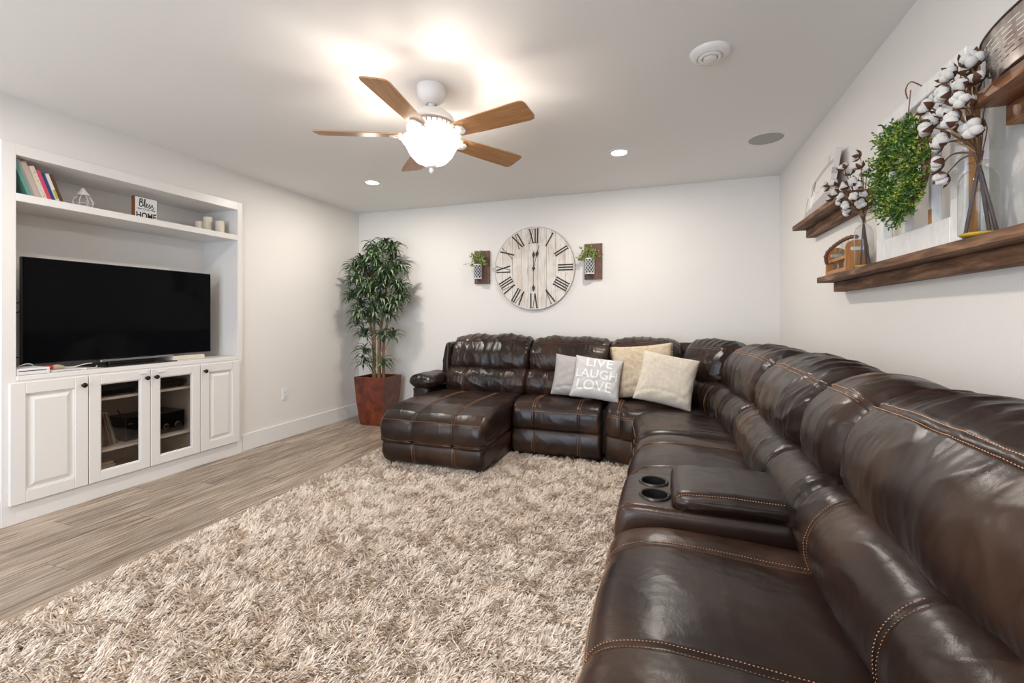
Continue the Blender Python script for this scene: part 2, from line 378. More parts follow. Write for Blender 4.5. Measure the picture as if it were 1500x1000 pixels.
# books on the top shelf
SZ = 1.894
books = [('teal', (0.14, 0.36, 0.32), 0.245, 0.020, 'tall teal green picture book, leftmost on the top shelf', 0.5),
         ('grey', (0.36, 0.36, 0.34), 0.225, 0.014, 'slim grey book leaning right of the teal one', 0),
         ('blush', (0.60, 0.50, 0.45), 0.215, 0.026, 'thick pale blush book between grey and cream ones', 0),
         ('cream', (0.74, 0.66, 0.56), 0.195, 0.024, 'cream book with small printed flecks on its spine', 0),
         ('pink', (0.70, 0.06, 0.14), 0.178, 0.020, 'bright pink red book leaning on the shelf', 0),
         ('navy', (0.02, 0.06, 0.20), 0.172, 0.018, 'navy blue book leaning beside the pink one', 0),
         ('white', (0.76, 0.74, 0.66), 0.170, 0.015, 'thin white book with yellow green lower spine', 0),
         ('brown', (0.10, 0.04, 0.02), 0.172, 0.020, 'dark brown book, rightmost of the leaning row', 0)]
pages = mat('book_pages', (0.75, 0.66, 0.52), 0.8)
yb = NY0 + 0.075; ang = math.radians(19)
for i, (nm, c, hh, th, lab, _) in enumerate(books):
    t = thing('book', lab, 'book', (0, 0, 0), 'books leaning on the top shelf')
    m = mat('book_' + nm, c, 0.45); dpt = 0.15 + 0.03 * (hh > 0.2); e = 0.0022
    b = BM(); box(b, -dpt, 0, 0, e, 0, hh, 0.0006); box(b, -dpt, 0, th - e, th, 0, hh, 0.0006); box(b, -e, 0.0005, 0.0002, th - 0.0002, 0.0, hh, 0.0006); put('cover', b, m, t)
    b = BM(); box(b, -dpt + 0.004, -e, e, th - e, 0.003, hh - 0.003); put('pages', b, pages, t)
    if nm == 'white':
        b = BM(); box(b, 0.0003, 0.0009, 0.001, th - 0.001, 0.02, 0.075); put('spine_band', b, mat('spine_yellow_green', (0.45, 0.45, 0.08), 0.5), t)
    if nm == 'cream':
        b = BM()
        for k in range(16): yy = random.uniform(0.003, th - 0.006); zz = random.uniform(0.01, hh - 0.02); box(b, 0.0003, 0.0009, yy, yy + 0.003, zz, zz + 0.005)
        put('spine_print', b, mat('fleck_print', (0.3, 0.28, 0.35), 0.6), t, kind='stuff')
    t.location = (-3.575 - 0.004 * (i % 3), yb, SZ + th * math.sin(ang) * 0); t.rotation_euler = (ang, 0, 0)
    yb += th / math.cos(ang) + 0.0006

# wire lantern
t = thing('wire_lantern', 'small white wire frame lantern with cone cap on top shelf', 'lantern', (-3.70, 1.885, SZ))
b = BM(); lathe(b, [(0.028, 0), (0.03, 0.004), (0.026, 0.008), (0, 0.008)], (-3.70, 1.885, SZ)); put('base', b, whitemetal, t, True)
for k in range(8):
    a = k * PI / 4; b = BM()
    tube(b, [(-3.70 + math.cos(a) * r, 1.885 + math.sin(a) * r, SZ + z) for r, z in ((0.028, 0.006), (0.05, 0.03), (0.055, 0.055), (0.042, 0.085), (0.022, 0.105))], 0.0024, 6)
    put('wire', b, whitemetal, t)
b = BM(); lathe(b, [(0.05, 0.045), (0.052, 0.047), (0.05, 0.049), (0.048, 0.047)], (-3.70, 1.885, SZ), close=True); put('ring', b, whitemetal, t)
b = BM(); lathe(b, [(0.036, 0.102), (0.037, 0.105), (0.024, 0.125), (0.014, 0.138), (0.012, 0.148), (0.004, 0.152), (0, 0.160)], (-3.70, 1.885, SZ)); put('cone_cap', b, whitemetal, t, True)

# BLESS OUR HOME block sign
t = thing('block_sign', 'wood block sign reading Bless our Home on top shelf', 'sign', (0, 0, 0))
sw, sh, sd = 0.175, 0.150, 0.036
b = BM(); box(b, -sd, 0, 0, sw, 0, sh, 0.001); put('block', b, wood('sign_block_wood', [(0.3, (0.16, 0.055, 0.018)), (0.7, (0.28, 0.11, 0.04))], 2), t)
b = BM(); box(b, 0, 0.0012, 0.0045, sw - 0.0045, 0.0045, sh - 0.0045); put('face', b, mat('sign_white', (0.78, 0.79, 0.78), 0.6), t)
ink = mat('black_ink', (0.02, 0.02, 0.02), 0.6)
MF = Matrix(((0, 0, 1, 0.0012), (1, 0, 0, sw / 2), (0, 1, 0, 0), (0, 0, 0, 1)))
def signtext(s, size, y, z, **k):
    tb = textmesh(s, size, extrude=0.0004, **k); bmesh.ops.transform(tb, matrix=Matrix.Translation((0, 0, z)) @ MF @ Matrix.Translation((y, 0, 0)), verts=tb.verts); return tb
def cursive(parent):
    b = BM()
    L = [[(0.0, 0.0), (0.004, 0.036), (0.007, 0.046)], [(0.001, 0.040), (0.012, 0.049), (0.022, 0.043), (0.018, 0.031), (0.007, 0.026), (0.022, 0.024), (0.026, 0.010), (0.014, -0.003), (0.000, 0.002)],
         [(0.026, 0.004), (0.036, 0.014), (0.046, 0.044), (0.041, 0.051), (0.037, 0.040), (0.037, 0.008), (0.042, -0.001), (0.052, 0.007), (0.060, 0.018), (0.055, 0.025), (0.050, 0.015), (0.053, 0.001), (0.062, 0.001), (0.072, 0.013), (0.077, 0.026), (0.077, 0.014), (0.084, 0.006), (0.077, -0.004), (0.072, 0.002)],
         [(0.082, 0.002), (0.091, 0.012), (0.097, 0.026), (0.098, 0.014), (0.106, 0.006), (0.100, -0.005), (0.092, -0.002)]]
    for k, st in enumerate(L):
        q = cr(st, 0); tube(b, [(0.0016, 0.034 + p[0] * 1.02, 0.091 + p[1] * 0.95 - p[0] * 0.05) for p in q], [0.0032 if k < 2 else 0.0025] * len(q), 5)
    put('lettering', b, ink, parent)
cursive(t)
put('lettering', signtext('OUR', 0.022, 0, 0.066, spacing=1.1), ink, t)
put('lettering', signtext('HOME', 0.055, 0, 0.014, offset=0.0016), ink, t)
for s_ in (-1, 1):
    b = BM(); yc = sw / 2 + s_ * 0.052
    box(b, 0.001, 0.0018, yc - 0.022, yc + 0.022, 0.072, 0.0745)
    for k in range(4): box(b, 0.001, 0.0018, yc - 0.012 + 0.007 * k, yc - 0.0105 + 0.007 * k, 0.068, 0.079)
    put('arrow', b, ink, t)
t.location = (-3.655, 2.165, SZ); t.scale = (1, 0.88, 1.17)

# candles
wax = mat('ivory_wax', (0.76, 0.68, 0.56), 0.5)
t0 = None
for (x, y, r, hh, lab) in ((-3.74, 2.700, 0.030, 0.098, 'short ivory pillar candle, leftmost of the three'), (-3.70, 2.745, 0.034, 0.140, 'tallest ivory pillar candle in the middle of three'), (-3.63, 2.800, 0.034, 0.112, 'ivory pillar candle nearest the right end of the shelf')):
    t = thing('pillar_candle', lab, 'candle', (x, y, SZ), 'ivory candles on the top shelf')
    b = BM(); lathe(b, [(0, 0), (r, 0), (r, hh - 0.003), (r - 0.003, hh), (r - 0.006, hh - 0.004), (0, hh - 0.006)], (x, y, SZ), 28); put('wax_body', b, wax, t, 'auto')
    b = BM(); tube(b, [(x, y, SZ + hh - 0.006), (x + 0.001, y, SZ + hh + 0.006)], 0.0012, 6); put('wick', b, blackm, t)

# TV
TX = -3.665; ty0, ty1, tz0, tz1 = 1.572, 2.748, 0.893, 1.549
t = thing('television', 'large flat black television on the white cabinet counter', 'television', (TX, (ty0 + ty1) / 2, 0.845))
b = BM(); box(b, TX - 0.035, TX - 0.004, ty0, ty1, tz0, tz1, 0.003); put('housing', b, blackm, t)
b = BM(); box(b, TX - 0.004, TX, ty0 + 0.004, ty1 - 0.004, tz0 + 0.006, tz1 - 0.004, 0.001); put('screen', b, gloss_black, t)
b = BM(); box(b, TX - 0.003, TX + 0.012, 1.96, 2.44, 0.876, 0.891, 0.002); put('silver_bar', b, silver, t)
b = BM(); box(b, TX - 0.20, TX + 0.11, 1.93, 2.40, 0.8455, 0.853, 0.003, 2); put('stand_base', b, mat('stand_black', (0.015, 0.014, 0.014), 0.18), t)
b = BM(); box(b, TX - 0.05, TX - 0.012, 2.02, 2.32, 0.853, 0.96, 0.003); put('stand_neck', b, blackm, t)
# white media box
t = thing('media_box', 'flat white box on counter behind right of television base', 'box', (-3.74, 2.56, 0.845))
b = BM(); box(b, -3.85, -3.64, 2.425, 2.675, 0.8455, 0.878, 0.003, 2); put('case', b, mat('cream_plastic', (0.72, 0.66, 0.56), 0.4), t)
# game console
t = thing('game_console', 'slim white game console lying on left end of counter', 'game console', (-3.57, 1.55, 0.845))
b = BM(); box(b, -3.70, -3.525, 1.488, 1.635, 0.8455, 0.884, 0.004, 2); put('case', b, whitep, t)
b = BM(); box(b, -3.526, -3.5243, 1.497, 1.618, 0.867, 0.8715); put('disc_slot', b, blackm, t)
b = BM(); box(b, -3.526, -3.5243, 1.497, 1.62, 0.8468, 0.8485); put('seam', b, greyp, t)
t = thing('white_tray', 'thin white router lying beside the game console', 'router', (-3.60, 1.74, 0.845))
b = BM(); box(b, -3.70, -3.55, 1.655, 1.83, 0.8455, 0.856, 0.004, 2); put('case', b, whitep, t)
b = BM(); box(b, -3.551, -3.549, 1.68, 1.80, 0.849, 0.852); put('vent', b, greyp, t)
t = thing('game_remote', 'red tipped plug with beige body lying by console', 'remote', (-3.62, 1.70, 0.872))
b = BM(); tube(b, [(-3.61, 1.652, 0.874), (-3.61, 1.685, 0.872)], 0.013, 14); put('red_tip', b, mat('red_plastic', (0.55, 0.03, 0.03), 0.3), t, 'auto')
b = BM(); tube(b, [(-3.61, 1.685, 0.872), (-3.613, 1.71, 0.872), (-3.618, 1.735, 0.868), (-3.62, 1.748, 0.866)], [0.0125, 0.0155, 0.011, 0.006], 14); put('body', b, mat('beige_plastic', (0.55, 0.42, 0.28), 0.4), t, 'auto')
def cable(name, lab, pts, r, m, cat='cable', grp=None):
    b = BM(); q = cr(pts, 0); tube(b, q, r, 6); o = put(name, b, m, None, True); tag(o, lab, cat, grp); return o
cable('white_cable', 'white cable curling from the red tipped plug', [(-3.622, 1.749, 0.866), (-3.63, 1.80, 0.862), (-3.635, 1.86, 0.8735), (-3.645, 1.905, 0.876)], 0.003, whitep)
cable('white_cable', 'short white cable lying in front of the television', [(-3.56, 1.835, 0.8485), (-3.58, 1.87, 0.8485), (-3.6, 1.9, 0.8485), (-3.62, 1.92, 0.8565)], 0.0028, whitep)
cable('white_cable', 'thin white cable looped over the game console', [(-3.66, 1.55, 0.8868), (-3.65, 1.565, 0.897), (-3.65, 1.585, 0.901), (-3.65, 1.605, 0.897), (-3.66, 1.62, 0.8868)], 0.0022, whitep)
for k, (pts, lab) in enumerate((([(-3.78, 1.62, 1.22), (-3.76, 1.53, 1.18), (-3.75, 1.515, 1.08), (-3.76, 1.54, 0.96), (-3.77, 1.62, 0.93)], 'upper black cable looping out behind left of television'),
                                ([(-3.79, 1.64, 1.28), (-3.80, 1.54, 1.24), (-3.79, 1.50, 1.12), (-3.80, 1.52, 0.98), (-3.80, 1.60, 0.89)], 'longest black cable looping behind left edge of television'),
                                ([(-3.82, 1.50, 0.97), (-3.80, 1.54, 0.93), (-3.80, 1.58, 0.87), (-3.80, 1.66, 0.849)], 'lowest black cable dropping to the counter behind television'))):
    cable('black_cable', lab, pts, 0.0035, blackm)

# contents behind the glass doors
def dev(name, lab, cat, x0, x1, y0, y1, z0, z1, grp=None):
    t = thing(name, lab, cat, ((x0 + x1) / 2, (y0 + y1) / 2, z0), grp)
    b = BM(); box(b, x0, x1, y0, y1, z0 + 0.006, z1, 0.004, 2); put('case', b, blackm, t)
    for yy in (y0 + 0.02, y1 - 0.02):
        for xx in (x0 + 0.02, x1 - 0.02): b = BM(); lathe(b, [(0, 0), (0.009, 0), (0.009, 0.007), (0, 0.007)], (xx, yy, z0), 10); put('rubber_foot', b, blackm, t)
    b = BM(); box(b, x1, x1 + 0.002, y0 + 0.01, y1 - 0.01, z0 + 0.012, z1 - 0.006); put('front_panel', b, gloss_black, t)
    return t
dev('disc_player', 'black disc player on top shelf behind left glass door', 'disc player', -3.84, -3.60, 1.86, 2.15, 0.644, 0.69)
dev('cable_box', 'black set top box on top shelf behind right glass door', 'set top box', -3.84, -3.60, 2.22, 2.48, 0.644, 0.70)
t = dev('stereo_receiver', 'black stereo receiver with silver rimmed knobs behind right glass door', 'receiver', -3.85, -3.60, 2.195, 2.485, 0.299, 0.46)
for y, r in ((2.345, 0.016), (2.43, 0.018)):
    b = BM(); M = Matrix.Translation((-3.598, y, 0.355)) @ Matrix.Rotation(PI / 2, 4, 'Y')
    lathe(b, [(0, 0), (r, 0), (r, 0.016), (r - 0.003, 0.018), (0, 0.018)], n=20, M=M); kn = put('knob', b, blackm, t, 'auto')
    b = BM(); lathe(b, [(r + 0.001, 0), (r + 0.003, 0.001), (r + 0.001, 0.003), (r, 0.001)], n=20, close=True, M=M); put('ring', b, silver, kn)
t = dev('tabletop_radio', 'black tabletop radio with antenna behind left glass door', 'radio', -3.82, -3.62, 2.085, 2.185, 0.299, 0.47)
b = BM(); tube(b, [(-3.66, 2.09, 0.47), (-3.66, 2.06, 0.53)], 0.004, 8); put('antenna', b, blackm, t)
b = BM(); box(b, -3.618, -3.616, 2.10, 2.13, 0.42, 0.425); put('badge', b, silver, t)
b = BM(); sphere(b, (-3.7, 2.33, 0.479), 0.019, 14, 10, (1, 1, 1)); o = put('small_ball', b, mat('dark_red_rubber', (0.12, 0.02, 0.015), 0.5), None, True); tag(o, 'small dark red ball resting on the stereo receiver', 'ball')
cols = [((0.30, 0.14, 0.07), 'brown sleeved record leaning leftmost in the cabinet'), ((0.62, 0.52, 0.40), 'beige sleeved record standing beside the brown one'), ((0.38, 0.10, 0.05), 'rust red sleeved record in the leaning row'),
        ((0.60, 0.50, 0.38), 'tan sleeved record left of the white one'), ((0.74, 0.70, 0.64), 'white sleeved record, rightmost and most tilted')]
yb = 1.935
for i, (c, lab) in enumerate(cols):
    t = thing('vinyl_record', lab, 'record', (0, 0, 0), 'records leaning on the middle cabinet shelf')
    b = BM(); th = 0.010; box(b, -0.22, 0, 0, th, 0, 0.235, 0.001); put('sleeve', b, mat('sleeve_%s' % 'abcde'[i], c, 0.6), t)
    b = BM(); box(b, -0.0005, 0.001, 0.002, th - 0.002, 0.002, 0.23); put('disc_edge', b, blackm, t)
    t.location = (-3.62, yb, 0.3); t.rotation_euler = (math.radians(4 + 2.6 * i), 0, 0); yb += 0.0185 + 0.0035 * i
for i in range(4):
    c, lab = [((0.35, 0.20, 0.12), 'brown magazine at bottom of the low cabinet stack'), ((0.62, 0.55, 0.45), 'beige magazine second from bottom of the stack'), ((0.70, 0.66, 0.58), 'pale magazine second from top of the stack'), ((0.42, 0.27, 0.17), 'tan magazine on top of the low cabinet stack')][i]
    t = thing('magazine', lab, 'magazine', (-3.7, 1.98, 0.109 + 0.022 * i), 'magazines stacked in the low cabinet')
    z = 0.1085 + 0.0222 * i; b = BM(); box(b, -3.80, -3.60 - 0.006 * i, 1.86, 2.045 - 0.01 * i, z, z + 0.021, 0.002); put('cover', b, mat('magazine_%s' % 'abcd'[i], c, 0.5), t)
    b = BM(); box(b, -3.7, -3.598 - 0.006 * i, 1.864, 2.041 - 0.01 * i, z + 0.003, z + 0.018); put('pages', b, pages, t)

# ------------------------------------------------------------------ ceiling things
for i, (x, y) in enumerate(RECESSED):
    labs = ['round lit recessed light in ceiling left near the plant', 'round lit recessed light in ceiling right of the fan']
    t = thing('recessed_light', labs[i] if i < 2 else ['', '', 'recessed light out of frame left above the cabinet side', 'recessed light overhead between fan and right wall', 'recessed light at the rear left by the window', 'recessed light at the rear right by the window'][i], 'ceiling light', (x, y, H), 'recessed ceiling lights')
    b = BM(); lathe(b, [(0.058, 0), (0.085, 0), (0.083, -0.004), (0.062, -0.007), (0.058, -0.004)], (x, y, H), 40, close=True); put('trim_ring', b, whitep, t, 'auto')
    b = BM(); lathe(b, [(0, -0.004), (0.059, -0.004)], (x, y, H), 40); put('lens', b, lens_e, t)
t = thing('ceiling_diffuser', 'round white air diffuser with raised rings on the ceiling', 'air vent', (0.19, 2.318, H))
c = (0.19, 2.318, H)
b = BM(); lathe(b, [(0, 0), (0.092, 0), (0.090, -0.008), (0.078, -0.020), (0.060, -0.026), (0.057, -0.020), (0, -0.018)], c, 48); put('outer_ring', b, whitemetal, t, 'auto')
b = BM(); lathe(b, [(0, -0.018), (0.052, -0.018), (0.052, -0.030), (0.044, -0.033), (0.036, -0.030), (0.034, -0.022), (0, -0.022)], c, 40); put('middle_ring', b, whitemetal, t, 'auto')
b = BM(); lathe(b, [(0, -0.02), (0.030, -0.022), (0.030, -0.034), (0.024, -0.038), (0, -0.039)], c, 32); put('centre_disc', b, whitemetal, t, 'auto')
t = thing('ceiling_speaker', 'round grey mesh speaker set flush in the ceiling', 'speaker', (0.654, 3.563, H))
c = (0.654, 3.563, H)
b = BM(); lathe(b, [(0, 0), (0.110, 0), (0.108, -0.003), (0, -0.004)], c, 44); put('grille', b, greyp, t)
b = BM(); lathe(b, [(0.110, 0), (0.117, 0), (0.115, -0.003), (0.110, -0.003)], c, 44, close=True); put('rim', b, whitep, t)

# ceiling fan
fx, fy = FAN; BZ = 2.172
fan = thing('ceiling_fan', 'white ceiling fan with five oak blades and lit glass bowl', 'ceiling fan', (fx, fy, 1.98))
b = BM(); lathe(b, [(0, 2.44), (0.078, 2.44), (0.080, 2.43), (0.078, 2.405), (0.066, 2.372), (0.045, 2.352), (0.028, 2.346), (0.026, 2.355), (0, 2.355)], (fx, fy, 0), 40); put('canopy', b, whitemetal, fan, 'auto')
b = BM(); lathe(b, [(0, 2.36), (0.020, 2.36), (0.020, 2.345), (0.0125, 2.34), (0.0125, 2.31), (0, 2.31)], (fx, fy, 0), 20); put('downrod', b, whitemetal, fan, 'auto')
b = BM(); lathe(b, [(0, 2.325), (0.03, 2.325), (0.035, 2.312), (0.085, 2.300), (0.120, 2.272), (0.130, 2.245), (0.126, 2.238), (0.095, 2.232), (0, 2.232)], (fx, fy, 0), 48); put('motor_dome', b, whitemetal, fan, 'auto')
b = BM(); lathe(b, [(0, 2.235), (0.105, 2.235), (0.130, 2.222), (0.122, 2.200), (0.10, 2.186), (0, 2.182)], (fx, fy, 0), 48); mh = put('vented_housing', b, whitemetal, fan, 'auto')
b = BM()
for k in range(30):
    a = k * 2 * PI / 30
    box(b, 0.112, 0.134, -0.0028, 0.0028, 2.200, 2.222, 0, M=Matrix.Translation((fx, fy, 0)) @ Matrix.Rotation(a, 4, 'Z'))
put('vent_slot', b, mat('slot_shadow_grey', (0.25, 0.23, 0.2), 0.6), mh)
b = BM(); lathe(b, [(0, 2.184), (0.072, 2.184), (0.075, 2.170), (0.068, 2.155), (0.045, 2.150), (0.03, 2.14), (0, 2.14)], (fx, fy, 0), 36); put('light_fitter', b, whitemetal, fan, 'auto')
bl = [(-0.30, 0)]
for k in range(5):
    a = math.radians(-84 + 72 * k); M = Matrix.Translation((fx, fy, BZ)) @ Matrix.Rotation(a, 4, 'Z') @ Matrix.Rotation(math.radians(-13), 4, 'X')
    out = [(0.155, -0.045), (0.165, -0.052), (0.30, -0.062), (0.50, -0.070), (0.585, -0.072), (0.607, -0.065), (0.615, -0.045), (0.615, 0.045), (0.607, 0.065), (0.585, 0.072), (0.50, 0.070), (0.30, 0.062), (0.165, 0.052), (0.155, 0.045)]
    t_ = BM(); prism(t_, out, 2, -0.003, 0.003)
    bmesh.ops.transform(t_, matrix=M, verts=t_.verts); bo = put('blade', t_, oak, fan)
    # re-express so the grain follows the blade
    me = bo.data; Mi = (Matrix.Translation(-Vector(fan.location)) @ M); me.transform(Mi.inverted()); bo.matrix_local = Mi
    b = BM()
    prism(b, [(0.085, -0.018), (0.12, -0.014), (0.15, -0.034), (0.20, -0.034), (0.225, -0.016), (0.225, 0.016), (0.20, 0.034), (0.15, 0.034), (0.12, 0.014), (0.085, 0.018)], 2, -0.010, -0.0032, M=M)
    for r in (0.165, 0.205): lathe(b, [(0, -0.013), (0.006, -0.0125), (0.007, -0.010)], (r, 0, 0), 10, M=M)
    ar = put('blade_iron', b, whitemetal, fan)
    # carved scroll ends either side of the bracket
    b = BM()
    for s_ in (-1, 1):
        q = [(0.13, s_ * 0.02, -0.012), (0.15, s_ * 0.045, -0.012), (0.175, s_ * 0.043, -0.012), (0.178, s_ * 0.026, -0.012), (0.165, s_ * 0.028, -0.012)]
        tube(b, [M @ Vector(p) for p in cr(q, 0)], 0.005, 6)
    put('scroll', b, whitemetal, ar)
b = BM(); lathe(b, [(0.156, 2.150), (0.160, 2.144), (0.156, 2.135), (0.142, 2.122), (0.133, 2.102), (0.114, 2.066), (0.084, 2.034), (0.043, 2.016), (0.0, 2.010), (0.0, 2.014), (0.043, 2.020), (0.082, 2.038), (0.110, 2.069), (0.129, 2.104), (0.138, 2.124), (0.150, 2.138)], (fx, fy, 0), 56, close=True); put('glass_bowl', b, bowl_e, fan, 'auto')
b = BM(); lathe(b, [(0, 2.014), (0.030, 2.011), (0.026, 2.001), (0.010, 1.996), (0.013, 1.986), (0.010, 1.976), (0.005, 1.970), (0, 1.966)], (fx, fy, 0), 20); put('finial', b, whitemetal, fan, 'auto')

# ------------------------------------------------------------------ clock
CX_, CZ_, CR_ = -1.322, 1.694, 0.432
ck = thing('wall_clock', 'large round whitewashed plank clock with dark roman numerals on back wall', 'clock', (CX_, BY, CZ_))
edges = [-CR_, -0.345, -0.235, -0.135, -0.062, 0.045, 0.135, 0.235, 0.335, CR_]
for a0, a1 in zip(edges, edges[1:]):
    pts = []; a0 += 0.0015; a1 -= 0.0015
    if a0 < -CR_ + 0.01: a0 = -CR_ + 0.0005
    if a1 > CR_ - 0.01: a1 = CR_ - 0.0005
    for k in range(13): x = a0 + (a1 - a0) * k / 12; pts.append((CX_ + x, CZ_ + math.sqrt(max(CR_ ** 2 - x * x, 0))))
    for k in range(12, -1, -1):
        x = a0 + (a1 - a0) * k / 12; z = math.sqrt(max(CR_ ** 2 - x * x, 0)); 
        if z > 1e-4: pts.append((CX_ + x, CZ_ - z))
    pts = [p for i, p in enumerate(pts) if i == 0 or (abs(p[0] - pts[i - 1][0]) + abs(p[1] - pts[i - 1][1])) > 1e-5]
    b = BM(); prism(b, pts, 1, BY - 0.026 - random.uniform(0, 0.0015), BY - 0.004); put('plank', b, clock_m, ck, loc=(CX_ + (a0 + a1) / 2, BY - 0.02, CZ_))
M = Matrix.Translation((CX_, BY, CZ_)) @ Matrix.Rotation(PI / 2, 4, 'X')
b = BM(); lathe(b, [(CR_ - 0.002, 0.004), (CR_ + 0.003, 0.004), (CR_ + 0.003, 0.027), (CR_ - 0.002, 0.029)], n=96, close=True, M=M); put('rim', b, mat('clock_rim_grey', (0.42, 0.38, 0.34), 0.6), ck)
def stroke(bm, p, q, w_, M):
    p, q = Vector(p), Vector(q); d = (q - p).normalized(); n_ = Vector((-d.y, d.x)) * w_ / 2
    t = bmesh.new(); vs = []
    for zz in (0.0285, 0.0305):
        vs.append([t.verts.new((c_.x, c_.y, zz)) for c_ in (p - n_, p + n_, q + n_, q - n_)])
    t.faces.new(vs[0]); t.faces.new(vs[1])
    for i in range(4): t.faces.new([vs[0][i], vs[0][(i + 1) % 4], vs[1][(i + 1) % 4], vs[1][i]])
    merge(bm, t, M)
NUM = ['XII', 'I', 'II', 'III', 'IIII', 'V', 'VI', 'VII', 'VIII', 'IX', 'X', 'XI']
for h_, s_ in enumerate(NUM):
    widths = {'I': 0.026, 'V': 0.062, 'X': 0.058}; tot = sum(widths[c_] for c_ in s_); x = -tot / 2
    b = BM(); r0, r1 = 0.262, 0.415
    R = M @ Matrix.Rotation(-h_ * PI / 6, 4, 'Z')
    for c_ in s_:
        wd = widths[c_]; xm = x + wd / 2
        if c_ == 'I':
            stroke(b, (xm, r0), (xm, r1), 0.013, R); stroke(b, (xm - 0.011, r0 + 0.002), (xm + 0.011, r0 + 0.002), 0.004, R); stroke(b, (xm - 0.011, r1 - 0.002), (xm + 0.011, r1 - 0.002), 0.004, R)
        elif c_ == 'V':
            stroke(b, (xm - 0.022, r1), (xm, r0), 0.014, R); stroke(b, (xm + 0.022, r1), (xm, r0), 0.005, R)
            stroke(b, (xm - 0.031, r1 - 0.002), (xm - 0.012, r1 - 0.002), 0.004, R); stroke(b, (xm + 0.013, r1 - 0.002), (xm + 0.03, r1 - 0.002), 0.004, R)
        else:
            stroke(b, (xm - 0.021, r1), (xm + 0.021, r0), 0.014, R); stroke(b, (xm + 0.021, r1), (xm - 0.021, r0), 0.005, R)
            for zz in (r0 + 0.002, r1 - 0.002):
                for e_ in (-1, 1): stroke(b, (xm + e_ * 0.021 - 0.009, zz), (xm + e_ * 0.021 + 0.009, zz), 0.004, R)
        x += wd
    put('numeral', b, numeral_m, ck)
def hand(name, ang, L, spade, w_, zoff):
    b = BM(); R = M @ Matrix.Translation((0, 0, zoff)) @ Matrix.Rotation(-math.radians(ang), 4, 'Z')
    stroke(b, (0, -0.03), (0, L), w_, R)
    s0 = spade; stroke(b, (0, s0), (0, s0 + 0.012), 0.018, R); prism(b, [(-0.016, s0 + 0.01), (0, s0 - 0.03), (0.016, s0 + 0.01), (0, s0 + 0.05)], 2, 0.0283, 0.031, M=R)
    put(name, b, numeral_m, ck)
hand('hour_hand', 0, 0.16, 0.13, 0.005, 0.004); hand('minute_hand', 14, 0.25, 0.145, 0.004, 0.007); hand('second_hand', 180, 0.235, 0.195, 0.003, 0.010)
b = BM(); lathe(b, [(0, 0.02), (0.014, 0.02), (0.014, 0.044), (0.010, 0.047), (0, 0.047)], n=20, M=M); put('hub', b, numeral_m, ck)

# ------------------------------------------------------------------ wall planters
lattice_m = mat('white_lattice_tin', (0.78, 0.78, 0.77), 0.4); darktin = mat('dark_tin', (0.07, 0.075, 0.085), 0.5)
leaf_cols = [mat('leaf_light_green', (0.38, 0.44, 0.10), 0.5), mat('leaf_mid_green', (0.12, 0.20, 0.035), 0.5), mat('petal_cream', (0.78, 0.74, 0.50), 0.6)]
def leafquad(bm, c, d, L, W, mi):
    d = d.normalized(); s_ = d.cross(Vector((0.3, 0.5, 0.8))).normalized() * W / 2; n_ = d.cross(s_).normalized() * W * 0.35
    v = [bm.verts.new(p) for p in (c, c + d * L * 0.45 + s_ + n_, c + d * L, c + d * L * 0.45 - s_ + n_)]
    vm = bm.verts.new(c + d * L * 0.5)
    for f in ((v[0], v[1], vm), (v[1], v[2], vm), (v[2], v[3], vm), (v[3], v[0], vm)): q = bm.faces.new(f); q.material_index = mi
